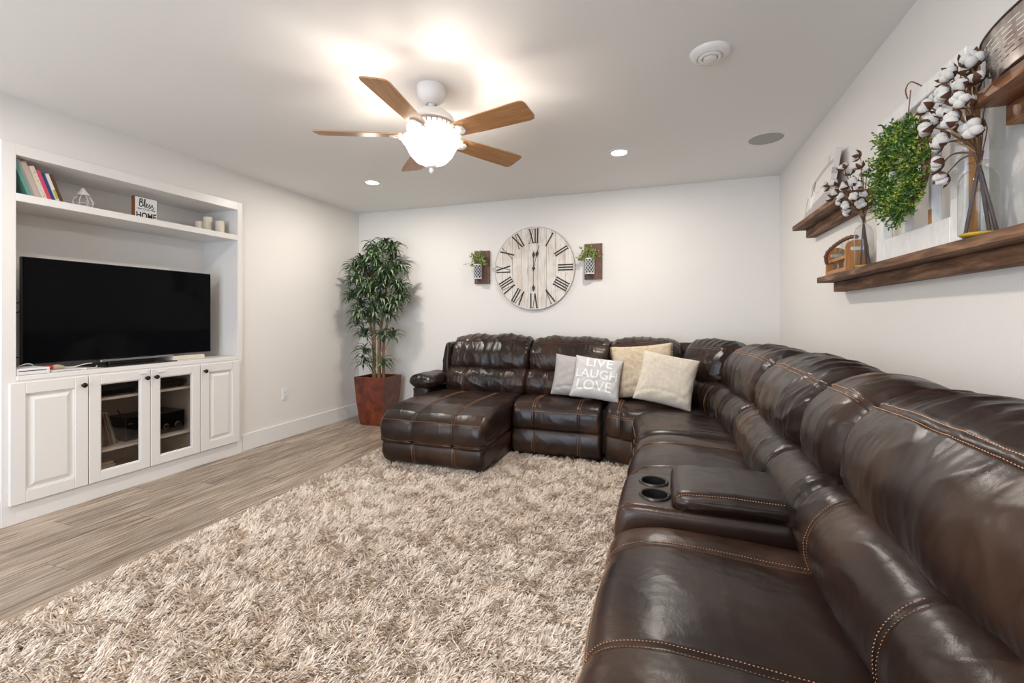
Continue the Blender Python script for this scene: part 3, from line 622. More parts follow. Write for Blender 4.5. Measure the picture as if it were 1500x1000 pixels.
def planter(X, Z0, lab, seed):
    r = random.Random(seed); t = thing('wall_planter', lab, 'wall planter', (X, BY, Z0), 'planter boards either side of the clock')
    b = BM(); box(b, X - 0.088, X + 0.088, BY - 0.026, BY - 0.002, Z0, Z0 + 0.358, 0.002); put('board', b, board_m, t)
    cx, cy, cr_ = X - 0.008 - 0.02, BY - 0.075, 0.046; z0, z1 = Z0 + 0.05, Z0 + 0.205
    b = BM(); lathe(b, [(0, z0), (cr_ - 0.003, z0), (cr_ - 0.003, z1), (cr_ - 0.006, z1), (cr_ - 0.006, z0 + 0.004), (0, z0 + 0.004)], (cx, cy, 0), 28); cyl = put('tin', b, darktin, t, 'auto')
    b = BM()
    for zz in (z0 + 0.004, z1 - 0.004): lathe(b, [(cr_ - 0.003, zz - 0.005), (cr_ + 0.001, zz - 0.005), (cr_ + 0.001, zz + 0.005), (cr_ - 0.003, zz + 0.005)], (cx, cy, 0), 28, close=True)
    for sgn in (-1, 1):
        for k in range(9):
            pts = []
            for j in range(13):
                u = j / 12; a = 2 * PI * k / 9 + sgn * u * 2 * PI * 3.2 / 9 * 1.25; pts.append((cx + (cr_ - 0.001) * math.cos(a), cy + (cr_ - 0.001) * math.sin(a), z0 + u * (z1 - z0)))
            tube(b, pts, 0.0024, 4)
    put('lattice', b, lattice_m, cyl)
    b = BM(); tube(b, [(cx, BY - 0.026, Z0 + 0.30), (cx, BY - 0.05, Z0 + 0.31), (cx, BY - 0.055, Z0 + 0.295)], 0.003, 6); put('hook', b, numeral_m, t)
    b = BM(); c = Vector((cx, cy, z1))
    for k in range(56):
        a = r.uniform(0, 2 * PI); el = r.uniform(-0.1, 1.4); R = r.uniform(0.08, 0.165)
        tip = c + Vector((math.cos(a) * math.cos(el) * R * 0.95, math.sin(a) * math.cos(el) * R * 0.45, math.sin(el) * R * 1.05 - 0.005))
        tube(b, [c - Vector((0, 0, 0.03)), (c + tip) / 2 + Vector((0, 0, 0.01)), tip], 0.001, 4); 
        for f in b.faces:
            pass
        for j in range(11):
            u = r.uniform(0.3, 1.0); p = c.lerp(tip, u); d = Vector((r.uniform(-1, 1), r.uniform(-1, 0.5), r.uniform(-0.5, 1)))
            leafquad(b, p, d, r.uniform(0.02, 0.032), r.uniform(0.010, 0.016), r.choices((0, 1, 2), (6, 4, 2.2))[0])
    for v_ in b.verts: v_.co.y = min(v_.co.y, BY - 0.028)
    put('foliage', b, leaf_cols, t, kind='stuff')
planter(-1.910, 1.548, 'wooden board planter with leafy sprig left of the clock', 1)
planter(-0.703, 1.562, 'wooden board planter with leafy sprig right of the clock', 2)

# ------------------------------------------------------------------ potted plant
px_, py_ = -3.06, 4.235
pl = thing('potted_plant', 'tall leafy plant with drooping narrow leaves in square red brown pot', 'potted plant', (px_, py_, 0))
b = BM(); rings = []
for hx, z in ((0.138, 0.0), (0.150, 0.06), (0.172, 0.25), (0.186, 0.44), (0.190, 0.53), (0.176, 0.53), (0.172, 0.48)):
    rings.append([b.verts.new((px_ + sx * hx, py_ + sy * hx * 0.9, z)) for sx, sy in ((-1, -1), (1, -1), (1, 1), (-1, 1))])
for A, B in zip(rings, rings[1:]):
    for i in range(4): b.faces.new([A[i], A[(i + 1) % 4], B[(i + 1) % 4], B[i]])
b.faces.new(rings[0]); b.normal_update(); put('pot', b, potm, pl)
b = BM(); box(b, px_ - 0.171, px_ + 0.171, py_ - 0.152, py_ + 0.152, 0.40, 0.485); put('soil', b, mat('dark_moss', (0.03, 0.022, 0.015), 0.9), pl)
cane_m = wood('cane_bark', [(0.3, (0.20, 0.11, 0.05)), (0.7, (0.44, 0.28, 0.15))], 2, 0.7, 12, 12)
tips = []
canes = [((-0.03, -0.02), 1.95, (-0.05, 0.02)), ((0.005, 0.02), 1.80, (0.16, -0.04)), ((0.03, -0.03), 1.62, (0.05, 0.10)), ((-0.07, 0.01), 1.25, (-0.19, -0.05)), ((0.05, 0.03), 1.5, (0.22, 0.02))]
for (ox, oy), hh, (tx, tyy) in canes:
    b = BM(); q = [(px_ + ox, py_ + oy, 0.47), (px_ + ox * 1.1, py_ + oy, 0.9), (px_ + ox + tx * 0.35, py_ + oy + tyy * 0.4, 1.2), (px_ + ox + tx, py_ + oy + tyy, hh)]
    tube(b, cr(q, 0), list(np.linspace(0.017, 0.008, 37)), 8); put('cane', b, cane_m, pl, 'auto')
clusters = [(-3.10, 4.25, 1.93), (-2.86, 4.22, 1.92), (-3.27, 4.22, 1.80), (-2.76, 4.2, 1.70), (-2.98, 4.12, 1.72), (-3.33, 4.2, 1.58), (-2.78, 4.16, 1.52), (-3.09, 4.08, 1.50), (-2.93, 4.10, 1.36), (-3.22, 4.15, 1.30),
            (-2.76, 4.22, 1.38), (-3.32, 4.2, 1.10), (-3.10, 4.15, 1.14), (-2.88, 4.18, 1.17), (-3.22, 4.2, 0.98), (-2.95, 4.15, 0.96), (-2.84, 4.2, 0.98), (-3.17, 4.12, 0.68), (-2.93, 4.15, 0.67), (-3.02, 4.3, 1.98), (-2.95, 4.36, 1.80), (-3.2, 4.36, 1.65), (-2.85, 4.36, 1.5), (-3.05, 4.36, 1.35), (-3.02, 4.12, 1.88), (-3.15, 4.1, 1.68), (-2.88, 4.1, 1.60), (-3.25, 4.25, 1.45), (-3.12, 4.08, 0.8), (-2.96, 4.02, 1.80), (-3.17, 4.02, 1.58), (-2.82, 4.06, 1.66), (-3.02, 4.0, 1.42), (-3.26, 4.1, 1.72), (-2.90, 4.04, 1.50), (-3.18, 4.05, 1.22), (-2.80, 4.15, 1.30), (-3.0, 4.05, 1.24), (-3.3, 4.12, 1.4)]
plm = [mat('plant_leaf_dark', (0.050, 0.095, 0.038), 0.38), mat('plant_leaf_mid', (0.10, 0.165, 0.072), 0.36), mat('plant_leaf_grey', (0.20, 0.27, 0.16), 0.36)]
def leafmesh(el, L, W, droop, m):
    b = BM(); n_ = 7; p = Vector((0, 0, 0)); e = el; rows = []
    for i in range(n_):
        u = i / (n_ - 1); w_ = W * (math.sin(PI * min(u * 1.05 + 0.08, 1.0)) ** 0.8) / 2 + 0.0005
        s_ = Vector((0, w_, w_ * 0.35)); s2 = Vector((0, -w_, w_ * 0.35))
        rows.append((b.verts.new(p + s_), b.verts.new(p), b.verts.new(p + s2)))
        p = p + Vector((math.cos(e), 0, math.sin(e))) * L / (n_ - 1); e -= droop / (n_ - 1)
    for A, B in zip(rows, rows[1:]):
        b.faces.new([A[0], A[1], B[1], B[0]]); b.faces.new([A[1], A[2], B[2], B[1]])
    for f in b.faces: f.smooth = True
    me = bpy.data.meshes.new('leaf'); b.to_mesh(me); b.free(); me.materials.append(m); return me
lm = [leafmesh(math.radians(e), L, W, math.radians(d), plm[k % 3]) for k, (e, L, W, d) in enumerate(((75, .19, .025, 150), (50, .20, .027, 130), (25, .19, .025, 110), (5, .17, .023, 80), (60, .22, .026, 150), (35, .18, .027, 125), (15, .20, .024, 100), (80, .15, .023, 120), (45, .19, .026, 135)))]
rest = BM(); LM = []; r = random.Random(5)
for ci, c in enumerate(clusters):
    b = BM(); 
    for j in range(50 if c[2] > 1.2 else 34):
        a = r.uniform(0, 2 * PI); mesh_ = r.choice(lm); s_ = r.uniform(0.75, 1.1); base = Vector(c) + Vector((r.uniform(-.02, .02), r.uniform(-.02, .02), r.uniform(-0.03, 0.04)))
        tip = base + Vector((math.cos(a), math.sin(a), 0)) * 0.15 * s_
        if tip.x < LX + 0.03 or tip.y > BY - 0.03: continue
        LM.append((base, a, s_, mesh_))
    b.free()
LM.sort(key=lambda q: q[0].y - 0.14 * 0 + 0.1 * math.sin(q[1]))
for i, (base, a, s_, me) in enumerate(LM):
    M_ = Matrix.Translation(base) @ Matrix.Rotation(a, 4, 'Z') @ Matrix.Scale(s_, 4)
    if i < 295:
        o = bpy.data.objects.new('leaf', me); COL.objects.link(o); o.parent = pl; o.matrix_local = Matrix.Translation(-pl.location) @ M_
    else:
        t_ = bmesh.new(); t_.from_mesh(me); 
        for f in t_.faces: f.material_index = plm.index(me.materials[0])
        merge(rest, t_, M_)
put('leaves', rest, plm, pl, kind='stuff')
b = BM()
for c in clusters:
    c = Vector(c); tx = min(max(c.x * 0.4 + px_ * 0.6, px_ - 0.12), px_ + 0.13)
    tube(b, [(tx, py_, c.z - 0.16), ((tx + c.x) / 2, (py_ + c.y) / 2, c.z - 0.06), (c.x, c.y, c.z + 0.02)], 0.004, 5)
put('twig', b, cane_m, pl)

# ------------------------------------------------------------------ sofa
def waves(s, v, seed, fs, fv, n=6):
    g = np.random.default_rng(seed); out = np.zeros_like(s)
    for _ in range(n):
        a, c_ = g.uniform(0.6, 1.5) * fs, g.uniform(-1, 1) * fv; ph = g.uniform(0, 6.28)
        warp = 0.7 * np.sin(g.uniform(0.5, 1.5) * fv * v + g.uniform(0, 6.28)) + 0.6 * np.sin(g.uniform(0.2, 0.5) * fs * s + g.uniform(0, 6.28))
        out += np.sin(a * s + c_ * v + ph + warp)
    return out / math.sqrt(n)
def ridge(w_): return np.exp(-(np.abs(w_) / 0.5) ** 1.4) - 0.35
SOFA = thing('sectional_sofa', 'dark brown leather reclining sectional sofa with chaise and cup holder console', 'sofa', (-0.4, 3.2, 0))
class Cushion: pass
def cushion(name, path, dirs, prof, r_end=0.06, nu=90, nv=90, seams=(), vseams=(), wr=0.0015, wtop=0.0, topidx=None, puff=0.012, seed=0, parent=SOFA, m=leather, endfold=0.0, endmin=0.25):
    prof = [tuple(p) for p in prof]; K = len(prof)
    ext, where = [], []
    for i in range(K):
        a_, c_ = np.array(prof[i]), np.array(prof[(i + 1) % K]); where.append(len(ext)); ext.append(a_); ln = np.linalg.norm(c_ - a_)
        if ln > 0.16: ext += [a_ + (c_ - a_) * 0.03 / ln, c_ - (c_ - a_) * 0.03 / ln]
    dense = cr(ext, 0, True); P, L = resample(dense, nv, True)
    ctrl = np.array([L[where[i] * 12] for i in range(K)]) / L[-1]; perim = L[-1]
    path = np.array(path, float); dirs = np.array(dirs, float)
    if len(path) > 2: dn = cr(path, 0); dd = cr(dirs, 0)
    else: dn = np.linspace(path[0], path[1], 40); dd = np.linspace(dirs[0], dirs[1], 40)
    Ls = np.concatenate([[0], np.cumsum(np.linalg.norm(np.diff(dn, axis=0), axis=1))]); T = Ls[-1]
    u = np.linspace(0, 1, nu); s = T * (u - 0.11 * np.sin(2 * PI * u) / 1.0 * 0.9)   # finer near the ends
    s[0], s[-1] = 0, T
    C = np.stack([np.interp(s, Ls, dn[:, k]) for k in (0, 1)], 1); Dv = np.stack([np.interp(s, Ls, dd[:, k]) for k in (0, 1)], 1)
    mx, mn = P.max(0), P.min(0); cen = (mx + mn) / 2; half = (mx - mn) / 2
    e = np.minimum(s, T - s); x_ = np.clip(1 - e / r_end, 0, 1); inset = r_end * (1 - np.sqrt(np.clip(1 - x_ ** 2, 0, 1)))
    Q = np.zeros((nu, nv, 2))
    for k in (0, 1):
        sc = np.maximum(1 - inset / half[k], endmin) ; Q[:, :, k] = cen[k] + (P[None, :, k] - cen[k]) * sc[:, None]
    V = np.zeros((nu, nv, 3)); V[:, :, 0] = C[:, None, 0] + Dv[:, None, 0] * Q[:, :, 0]; V[:, :, 1] = C[:, None, 1] + Dv[:, None, 1] * Q[:, :, 0]; V[:, :, 2] = Q[:, :, 1]
    def normals(V):
        du = np.gradient(V, axis=0); dv = np.roll(V, -1, 1) - np.roll(V, 1, 1); N = np.cross(du, dv); N /= np.linalg.norm(N, axis=2, keepdims=True) + 1e-12; return N
    N = normals(V); ctr = V.mean(1, keepdims=True)
    flip = -1.0 if ((V - ctr) * N).sum() < 0 else 1.0
    N *= flip
    S = np.repeat(s[:, None], nv, 1); VV = np.repeat((np.arange(nv) / nv)[None], nu, 0); VP = VV * perim
    stations = sorted([0] + [q for q in seams] + [T])
    d = np.zeros((nu, nv))
    # puffiness between seams
    lob = np.zeros(nu)
    for a_, c_ in zip(stations, stations[1:]):
        k = (s >= a_) & (s <= c_); lob[k] = np.sin(PI * (s[k] - a_) / (c_ - a_)) ** 0.6
    d += (puff * lob)[:, None]
    d += wr * waves(S, VP, seed, 14, 9) + wr * 0.85 * ridge(waves(S * 0.8 + VP * 0.55, VP - 0.4 * S, seed + 50, 28, 20)) + wr * 0.3 * ridge(waves(S, VP, seed + 70, 70, 30))
    if wtop and topidx:
        a_, c_ = ctrl[topidx[0]], ctrl[topidx[1]]; win = np.clip(np.minimum((VV - a_), (c_ - VV)) / (0.25 * (c_ - a_)), 0, 1)
        d += 1.3 * wtop * win * ridge(waves(S, VP * 0.5, seed + 9, 40, 10, 4))
    if endfold:
        ef = np.exp(-e / 0.075)[:, None]; d += endfold * ef * ridge(waves(S * 0.25, VP, seed + 21, 12, 60, 4))
    for q in seams:
        ds = np.abs(S - q); d -= 0.0055 * np.exp(-(ds / 0.0055) ** 2) - 0.0012 * np.exp(-((ds - 0.012) / 0.006) ** 2)
    for q in vseams:
        vq = ctrl[q[0]] + (q[1] if len(q) > 1 else 0); dv_ = np.abs(VV - vq) * perim; d -= 0.0055 * np.exp(-(dv_ / 0.006) ** 2) - 0.0012 * np.exp(-((dv_ - 0.012) / 0.006) ** 2)
    V = V + N * d[:, :, None]; N = normals(V) * flip
    me = bpy.data.meshes.new(name); nvt = nu * nv
    idx = np.arange(nvt).reshape(nu, nv); A = idx[:-1]; B = idx[1:]
    F = np.stack([A, np.roll(A, -1, 1), np.roll(B, -1, 1), B], 2).reshape(-1, 4)
    off = np.array(wloc(parent))
    vv = np.vstack([V.reshape(-1, 3), V[0].mean(0)[None], V[-1].mean(0)[None]]) - off
    faces = F.tolist() + [[idx[0][(j + 1) % nv], idx[0][j], nvt] for j in range(nv)] + [[idx[-1][j], idx[-1][(j + 1) % nv], nvt + 1] for j in range(nv)]
    if flip < 0: faces = [f[::-1] for f in faces]
    me.from_pydata(vv.tolist(), [], faces); me.materials.append(m)
    me.polygons.foreach_set('use_smooth', [True] * len(me.polygons)); me.update()
    bmn = bmesh.new(); bmn.from_mesh(me); bmesh.ops.recalc_face_normals(bmn, faces=bmn.faces); bmn.to_mesh(me); bmn.free()
    o = bpy.data.objects.new(name, me); COL.objects.link(o); o.parent = parent
    c = Cushion(); c.o, c.V, c.N, c.s, c.nv, c.nu, c.ctrl, c.T, c.perim = o, V, N, s, nv, nu, ctrl, T, perim
    return c
def samp(c, s, v):
    i = np.interp(s, c.s, np.arange(c.nu)); j = (v % 1.0) * c.nv; i0 = int(min(i, c.nu - 2)); fi = i - i0; j0 = int(j) % c.nv; j1 = (j0 + 1) % c.nv; fj = j - int(j)
    g = lambda A: (A[i0, j0] * (1 - fi) * (1 - fj) + A[i0 + 1, j0] * fi * (1 - fj) + A[i0, j1] * (1 - fi) * fj + A[i0 + 1, j1] * fi * fj)
    return g(c.V), g(c.N)
def dashes(bm, pts, nrm, dash=0.0055, gap=0.0022, r=0.0011):
    pts = np.array(pts); nrm = np.array(nrm); L = np.concatenate([[0], np.cumsum(np.linalg.norm(np.diff(pts, axis=0), axis=1))])
    t = 0.0
    while t + dash < L[-1]:
        a = np.array([np.interp(t, L, pts[:, k]) for k in range(3)]); c_ = np.array([np.interp(t + dash, L, pts[:, k]) for k in range(3)])
        n_ = np.array([np.interp(t + dash / 2, L, nrm[:, k]) for k in range(3)]); n_ /= np.linalg.norm(n_) + 1e-9
        d = (c_ - a) / (np.linalg.norm(c_ - a) + 1e-9); sd = np.cross(d, n_) * r * 1.1; up = n_ * r
        a = a + n_ * 0.0008; c_ = c_ + n_ * 0.0008; mid = (a + c_) / 2 + up * 1.4
        q = [bm.verts.new([float(t_) for t_ in z_]) for z_ in (a - up * 0.2, mid - sd, c_ - up * 0.2, mid + sd, mid + up * 0.5)]
        for f in ((0, 1, 4), (1, 2, 4), (2, 3, 4), (3, 0, 4)): bm.faces.new([q[k] for k in f])
        t += dash + gap
def stitch(c, useams=(), vr=(0, 3), vseams=(), w=0.011, scale=1.0, smargin=0.03):
    b = BM(); any_ = False
    for q in useams:
        for e in (-w, w):
            vs = np.linspace(c.ctrl[vr[0]], c.ctrl[vr[1]] if vr[1] > vr[0] else c.ctrl[vr[1]] + 1, 60)
            r_ = [samp(c, q + e, v) for v in vs]; dashes(b, [x[0] for x in r_], [x[1] for x in r_], 0.0055 * scale, 0.0024 * scale, 0.0012 * scale ** 0.5); any_ = True
    for q in vseams:
        dvs = (q[1] if len(q) > 1 else 0)
        for e in ((-w, w) if (len(q) < 3) else (q[2],)):
            ss = np.linspace(smargin, c.T - smargin, 70)
            r_ = [samp(c, s_, c.ctrl[q[0]] + dvs + e / c.perim) for s_ in ss]; dashes(b, [x[0] for x in r_], [x[1] for x in r_], 0.0055 * scale, 0.0024 * scale, 0.0012 * scale ** 0.5)
    put('stitching', b, thread, c.o, kind='stuff')

# profiles: (q = depth from the reference line, z)
def seatprof(f, bk, z0=0.24, top=0.485): return [(f + 0.03, z0), (f - 0.005, z0 + 0.03), (f - 0.012, z0 + 0.09), (f, top - 0.075), (f + 0.045, top - 0.025), (f + 0.15, top), (f + 0.3, top), (bk - 0.03, top - 0.015), (bk, top - 0.06), (bk, z0 + 0.03), (bk - 0.04, z0)]
def footprof(f): return [(f + 0.045, 0.04), (f + 0.01, 0.055), (f - 0.008, 0.09), (f - 0.014, 0.15), (f, 0.225), (f + 0.03, 0.245), (f + 0.12, 0.245), (f + 0.14, 0.22), (f + 0.14, 0.07), (f + 0.12, 0.045)]
LUM = [(-0.085, 0.455), (-0.115, 0.50), (-0.122, 0.56), (-0.10, 0.625), (-0.045, 0.675), (0.03, 0.685), (0.10, 0.64), (0.12, 0.56), (0.10, 0.47), (0.02, 0.44)]
UPP = [(0.03, 0.655), (-0.008, 0.70), (-0.016, 0.77), (0.008, 0.85), (0.075, 0.925), (0.14, 0.962), (0.21, 0.975), (0.30, 0.955), (0.345, 0.89), (0.35, 0.78), (0.33, 0.69), (0.20, 0.65)]

def yrun(x, y0, y1): return [(x, y0), (x, y1)], [(1, 0), (1, 0)]
def xrun(y, x0, x1): return [(x0, y), (x1, y)], [(0, 1), (0, 1)]
VX = 0.485; VY = 4.07
# --- near recliner seat on the right
NS0, NS1, CS1, SA1 = 0.66, 1.585, 1.965, 2.80
p, d = yrun(0, NS0, NS1 - 0.005)
c = cushion('seat_cushion', p, d, seatprof(-0.172, 0.46), 0.05, 170, 150, seams=(0.99 - NS0, 1.435 - NS0), wr=0.0014, puff=0.012, seed=1)
stitch(c, (0.99 - NS0, 1.435 - NS0), (1, 7), vseams=((3, 0, -0.01), (3, 0, 0.006)))
c = cushion('footrest', p, d, footprof(-0.172), 0.03, 90, 50, seams=(0.99 - NS0, 1.435 - NS0), seed=2, puff=0.006); stitch(c, (0.99 - NS0, 1.435 - NS0), (1, 4))
p, d = yrun(VX, NS0, NS1 + 0.02)
c = cushion('lumbar_cushion', p, d, LUM, 0.065, 170, 110, seams=(0.99 - NS0, 1.435 - NS0), wr=0.003, puff=0.008, seed=3, endfold=0.003)
stitch(c, (0.99 - NS0, 1.435 - NS0), (0, 4))
p, d = yrun(VX + 0.01, NS0 - 0.02, NS1 + 0.035)
c = cushion('back_cushion', p, d, UPP, 0.11, 190, 150, vseams=((4,),), wr=0.004, wtop=0.007, topidx=(4, 8), puff=0.022, seed=4, endfold=0.004)
stitch(c, vseams=((4,),), w=0.010, smargin=0.07)
# --- seat between console and corner
p, d = yrun(0, CS1 + 0.005, SA1)
S1, S2 = 0.225, 0.63
c = cushion('seat_cushion', p, d, seatprof(-0.172, 0.46), 0.06, 120, 110, seams=(S1, S2), wr=0.0018, puff=0.016, seed=11)
stitch(c, (S1, S2), (1, 7), vseams=((3, 0, -0.01),), scale=1.4)
c = cushion('footrest', p, d, footprof(-0.172), 0.03, 70, 50, seams=(S1, S2), seed=12, puff=0.006)
p, d = yrun(VX - 0.015, CS1 - 0.02, SA1 + 0.01)
c = cushion('lumbar_cushion', p, d, LUM, 0.035, 130, 100, seams=(S1, S2), wr=0.004, puff=0.008, seed=13, endfold=0.004); stitch(c, (S1, S2), (0, 4), scale=1.4)
p, d = yrun(VX - 0.01, CS1 - 0.01, SA1 + 0.02)
c = cushion('back_cushion', p, d, UPP, 0.10, 150, 120, vseams=((4,),), wr=0.005, wtop=0.007, topidx=(4, 8), puff=0.024, seed=14, endfold=0.005); stitch(c, vseams=((4,),), w=0.009, scale=1.4, smargin=0.07)
# --- console
cons_top = 0.530
bmc = BM()
con = thing  # placeholder name
p, d = yrun(0, NS1 + 0.004, CS1 - 0.002)
CP = [(-0.12, 0.05), (-0.172, 0.07), (-0.180, 0.25), (-0.178, 0.44), (-0.163, 0.505), (-0.12, 0.528), (0.0, cons_top), (0.2, cons_top), (0.38, cons_top), (0.42, 0.48), (0.42, 0.1), (0.36, 0.05)]
c = cushion('console', p, d, CP, 0.035, 80, 140, wr=0.0006, puff=0.003, seed=21, endmin=0.8)
stitch(c, (0.025,), (1, 6), w=0.0, scale=1.0)
CON = c.o
cups = [(-0.052, 1.85), (-0.045, 1.712)]
cut = BM()
for x, y in cups: lathe(cut, [(0, 0.44), (0.047, 0.44), (0.047, 0.60), (0, 0.60)], (x, y, 0), 40)
cobj = put('cutter', cut, leather)
mod = CON.modifiers.new('b', 'BOOLEAN'); mod.object = cobj; mod.operation = 'DIFFERENCE'; mod.solver = 'EXACT'
dg = bpy.context.evaluated_depsgraph_get(); dg.update(); newme = bpy.data.meshes.new_from_object(CON.evaluated_get(dg)); CON.modifiers.clear(); CON.data = newme
bpy.data.objects.remove(cobj)
for x, y in cups:
    zt = cons_top + 0.003
    b = BM(); lathe(b, [(0.0455, 0.0), (0.0455, 0.004), (0.050, 0.0065), (0.055, 0.0045), (0.0565, 0.0), (0.054, -0.004), (0.046, -0.004)], (x, y, zt), 48, close=True)
    h_ = put('cup_holder', b, mat('dark_chrome', (0.09, 0.075, 0.07), 0.25, 0.8), CON, 'auto')
    b = BM(); lathe(b, [(0.0458, -0.002), (0.042, -0.078), (0, -0.080)], (x, y, zt), 40); put('cup_well', b, blackm, CON, 'auto')
LIDP = [(0.035, 0.522), (0.015, 0.545), (0.022, 0.572), (0.06, 0.588), (0.2, 0.595), (0.36, 0.590), (0.40, 0.575), (0.41, 0.54), (0.39, 0.522)]
p, d = yrun(0.0, NS1 + 0.012, CS1 - 0.008)
c = cushion('console_lid', p, d, LIDP, 0.045, 90, 120, wr=0.001, puff=0.005, seed=22, endmin=0.35)
b = BM()
for off_ in (0.020, c.T - 0.020):
    vs = np.linspace(c.ctrl[2], c.ctrl[6], 60); rr_ = [samp(c, off_, v) for v in vs]; dashes(b, [q[0] for q in rr_], [q[1] for q in rr_], 0.006, 0.002, 0.0014)
put('stitching', b, thread, c.o, kind='stuff')
p, d = yrun(VX - 0.01, NS1 - 0.01, CS1 + 0.01)
c = cushion('lumbar_cushion', p, d, LUM, 0.05, 100, 100, wr=0.003, puff=0.008, seed=23, endfold=0.004)
p, d = yrun(VX, NS1 + 0.0, CS1 + 0.01)
c = cushion('back_cushion', p, d, UPP, 0.11, 100, 120, vseams=((4,),), wr=0.003, wtop=0.004, topidx=(4, 8), puff=0.018, seed=24, endfold=0.004); stitch(c, vseams=((4,),), w=0.009, scale=1.2, smargin=0.06)
# --- corner wedge: seats
p, d = [(-0.172, SA1 + 0.005), (-0.195, 3.15), (-0.24, 3.50)], [(1, 0), (1, 0), (1, 0)]
c = cushion('seat_cushion', p, d, seatprof(0, 0.66), 0.07, 100, 100, seams=(0.16,), wr=0.002, puff=0.018, seed=31); stitch(c, (0.16,), (1, 7), vseams=((3, 0, -0.01),), scale=1.6)
c = cushion('base_panel', p, d, footprof(0), 0.03, 50, 40, seed=32, puff=0.004)
p, d = [(-0.475, 3.60), (-0.36, 3.55), (-0.22, 3.50), (0.45, 3.50)], [(0, 1), (0, 1), (0, 1), (0, 1)]
c = cushion('seat_cushion', p, d, seatprof(0, 0.56, top=0.478), 0.05, 110, 100, seams=(0.13,), wr=0.002, puff=0.014, seed=33); stitch(c, (0.13,), (2, 7), vseams=((3, 0, -0.008), (3, 0, 0.008)), scale=1.6)
p, d = [(-0.475, 3.605), (-0.36, 3.565), (-0.24, 3.51)], [(0, 1), (0, 1), (0.3, 0.95)]
c = cushion('base_panel', p, d, footprof(0), 0.03, 50, 40, seed=34, puff=0.004)
# lumbar around the corner
p = [(-0.50, 4.07), (-0.2, 4.07), (0.10, 4.02), (0.30, 3.82), (0.40, 3.5), (0.455, 3.1), (0.47, 2.83)]; d = [(0, 1), (0.05, 1), (0.4, .9), (.75, .65), (.95, .3), (1, 0.1), (1, 0)]
c = cushion('lumbar_cushion', p, d, LUM, 0.035, 240, 90, seams=(0.45, 1.10, 1.42), wr=0.004, puff=0.008, seed=35, endfold=0.004); stitch(c, (1.10, 1.42), (0, 4), scale=1.8)
for nm, p, d, sd in (('back_cushion', [(-0.51, VY), (0.10, VY - 0.01)], [(0, 1), (0.1, 1)], 41), ('back_cushion', [(0.09, 4.04), (0.385, 3.70)], [(0.55, 0.80), (0.85, 0.5)], 42), ('back_cushion', [(0.385, 3.68), (0.44, 3.25), (VX - 0.015, SA1 + 0.02)], [(0.98, 0.15), (1, 0.05), (1, 0)], 43)):
    c = cushion(nm, p, d, UPP, 0.10, 120, 100, vseams=((4,),), wr=0.005, wtop=0.007, topidx=(4, 8), puff=0.024, seed=sd, endfold=0.006); stitch(c, vseams=((4,),), w=0.008, scale=1.8, smargin=0.06)
# --- middle seat on the back run
MX0, MX1 = -1.255, -0.50
p, d = xrun(0, MX0, MX1 - 0.004)
c = cushion('seat_cushion', p, d, seatprof(3.60, 4.08, top=0.475), 0.03, 120, 110, seams=(0.19, 0.575), wr=0.002, puff=0.006, seed=51); stitch(c, (0.19, 0.575), (3, 7), vseams=((3, 0, -0.004),), scale=1.8)
c = cushion('footrest', p, d, footprof(3.60), 0.025, 90, 60, seams=(0.19, 0.575), seed=52, puff=0.004, wr=0.0015); stitch(c, (0.19, 0.575), (1, 4), scale=1.8)
p, d = xrun(VY, MX0, MX1)
c = cushion('lumbar_cushion', p, d, LUM, 0.045, 120, 100, seams=(0.20, 0.56), wr=0.005, puff=0.010, seed=53, endfold=0.005); stitch(c, (0.20, 0.56), (0, 4), scale=1.8)
c = cushion('back_cushion', p, d, UPP, 0.055, 130, 110, vseams=((4,),), wr=0.006, wtop=0.006, topidx=(4, 8), puff=0.022, seed=54, endfold=0.007); stitch(c, vseams=((4,),), w=0.0, scale=1.8)
# --- chaise
HX0, HX1 = -2.165, -1.262
p, d = xrun(0, HX0, HX1)
CH = [(3.04, 0.215), (3.005, 0.235), (2.995, 0.31), (3.015, 0.375), (3.08, 0.43), (3.25, 0.462), (3.48, 0.47), (3.8, 0.468), (4.05, 0.46), (4.10, 0.40), (4.10, 0.26), (4.05, 0.215)]
c = cushion('chaise_cushion', p, d, CH, 0.05, 150, 200, seams=(0.30, 0.645), vseams=((5,), (7,)), wr=0.0018, puff=0.016, seed=61, endfold=0.002, endmin=0.62)
stitch(c, (0.30, 0.645), (3, 8), vseams=((3, 0, 0.0), (5,)), scale=1.8)
b = BM(); 
for zf in ((0, 0.01),):
    ss = np.linspace(0.02, c.T - 0.02, 60); rr_ = [samp(c, q, c.ctrl[1]) for q in ss]; dashes(b, [q[0] for q in rr_], [q[1] for q in rr_], 0.012, 0.003, 0.0016)
put('piping', b, thread, c.o)
p, d = xrun(0, HX0 + 0.01, HX1 - 0.006)
c = cushion('chaise_base', p, d, [(3.10, 0.04), (3.045, 0.05), (3.012, 0.10), (3.008, 0.16), (3.02, 0.205), (3.06, 0.228), (3.6, 0.228), (4.1, 0.228), (4.14, 0.2), (4.14, 0.07), (4.1, 0.045)], 0.04, 120, 120, seams=(0.30, 0.645), wr=0.0015, puff=0.006, seed=62, endmin=0.8); stitch(c, (0.30, 0.645), (1, 4), scale=1.8)
p, d = xrun(VY, -2.085, HX1 + 0.01)
c = cushion('lumbar_cushion', p, d, LUM, 0.045, 130, 100, seams=(0.20, 0.62), wr=0.006, puff=0.012, seed=63, endfold=0.005); stitch(c, (0.20, 0.62), (0, 4), scale=1.8)
p, d = xrun(VY, -2.075, HX1 + 0.01)
UP2 = [(a, z + (0.012 if z > 0.9 else 0)) for a, z in UPP]
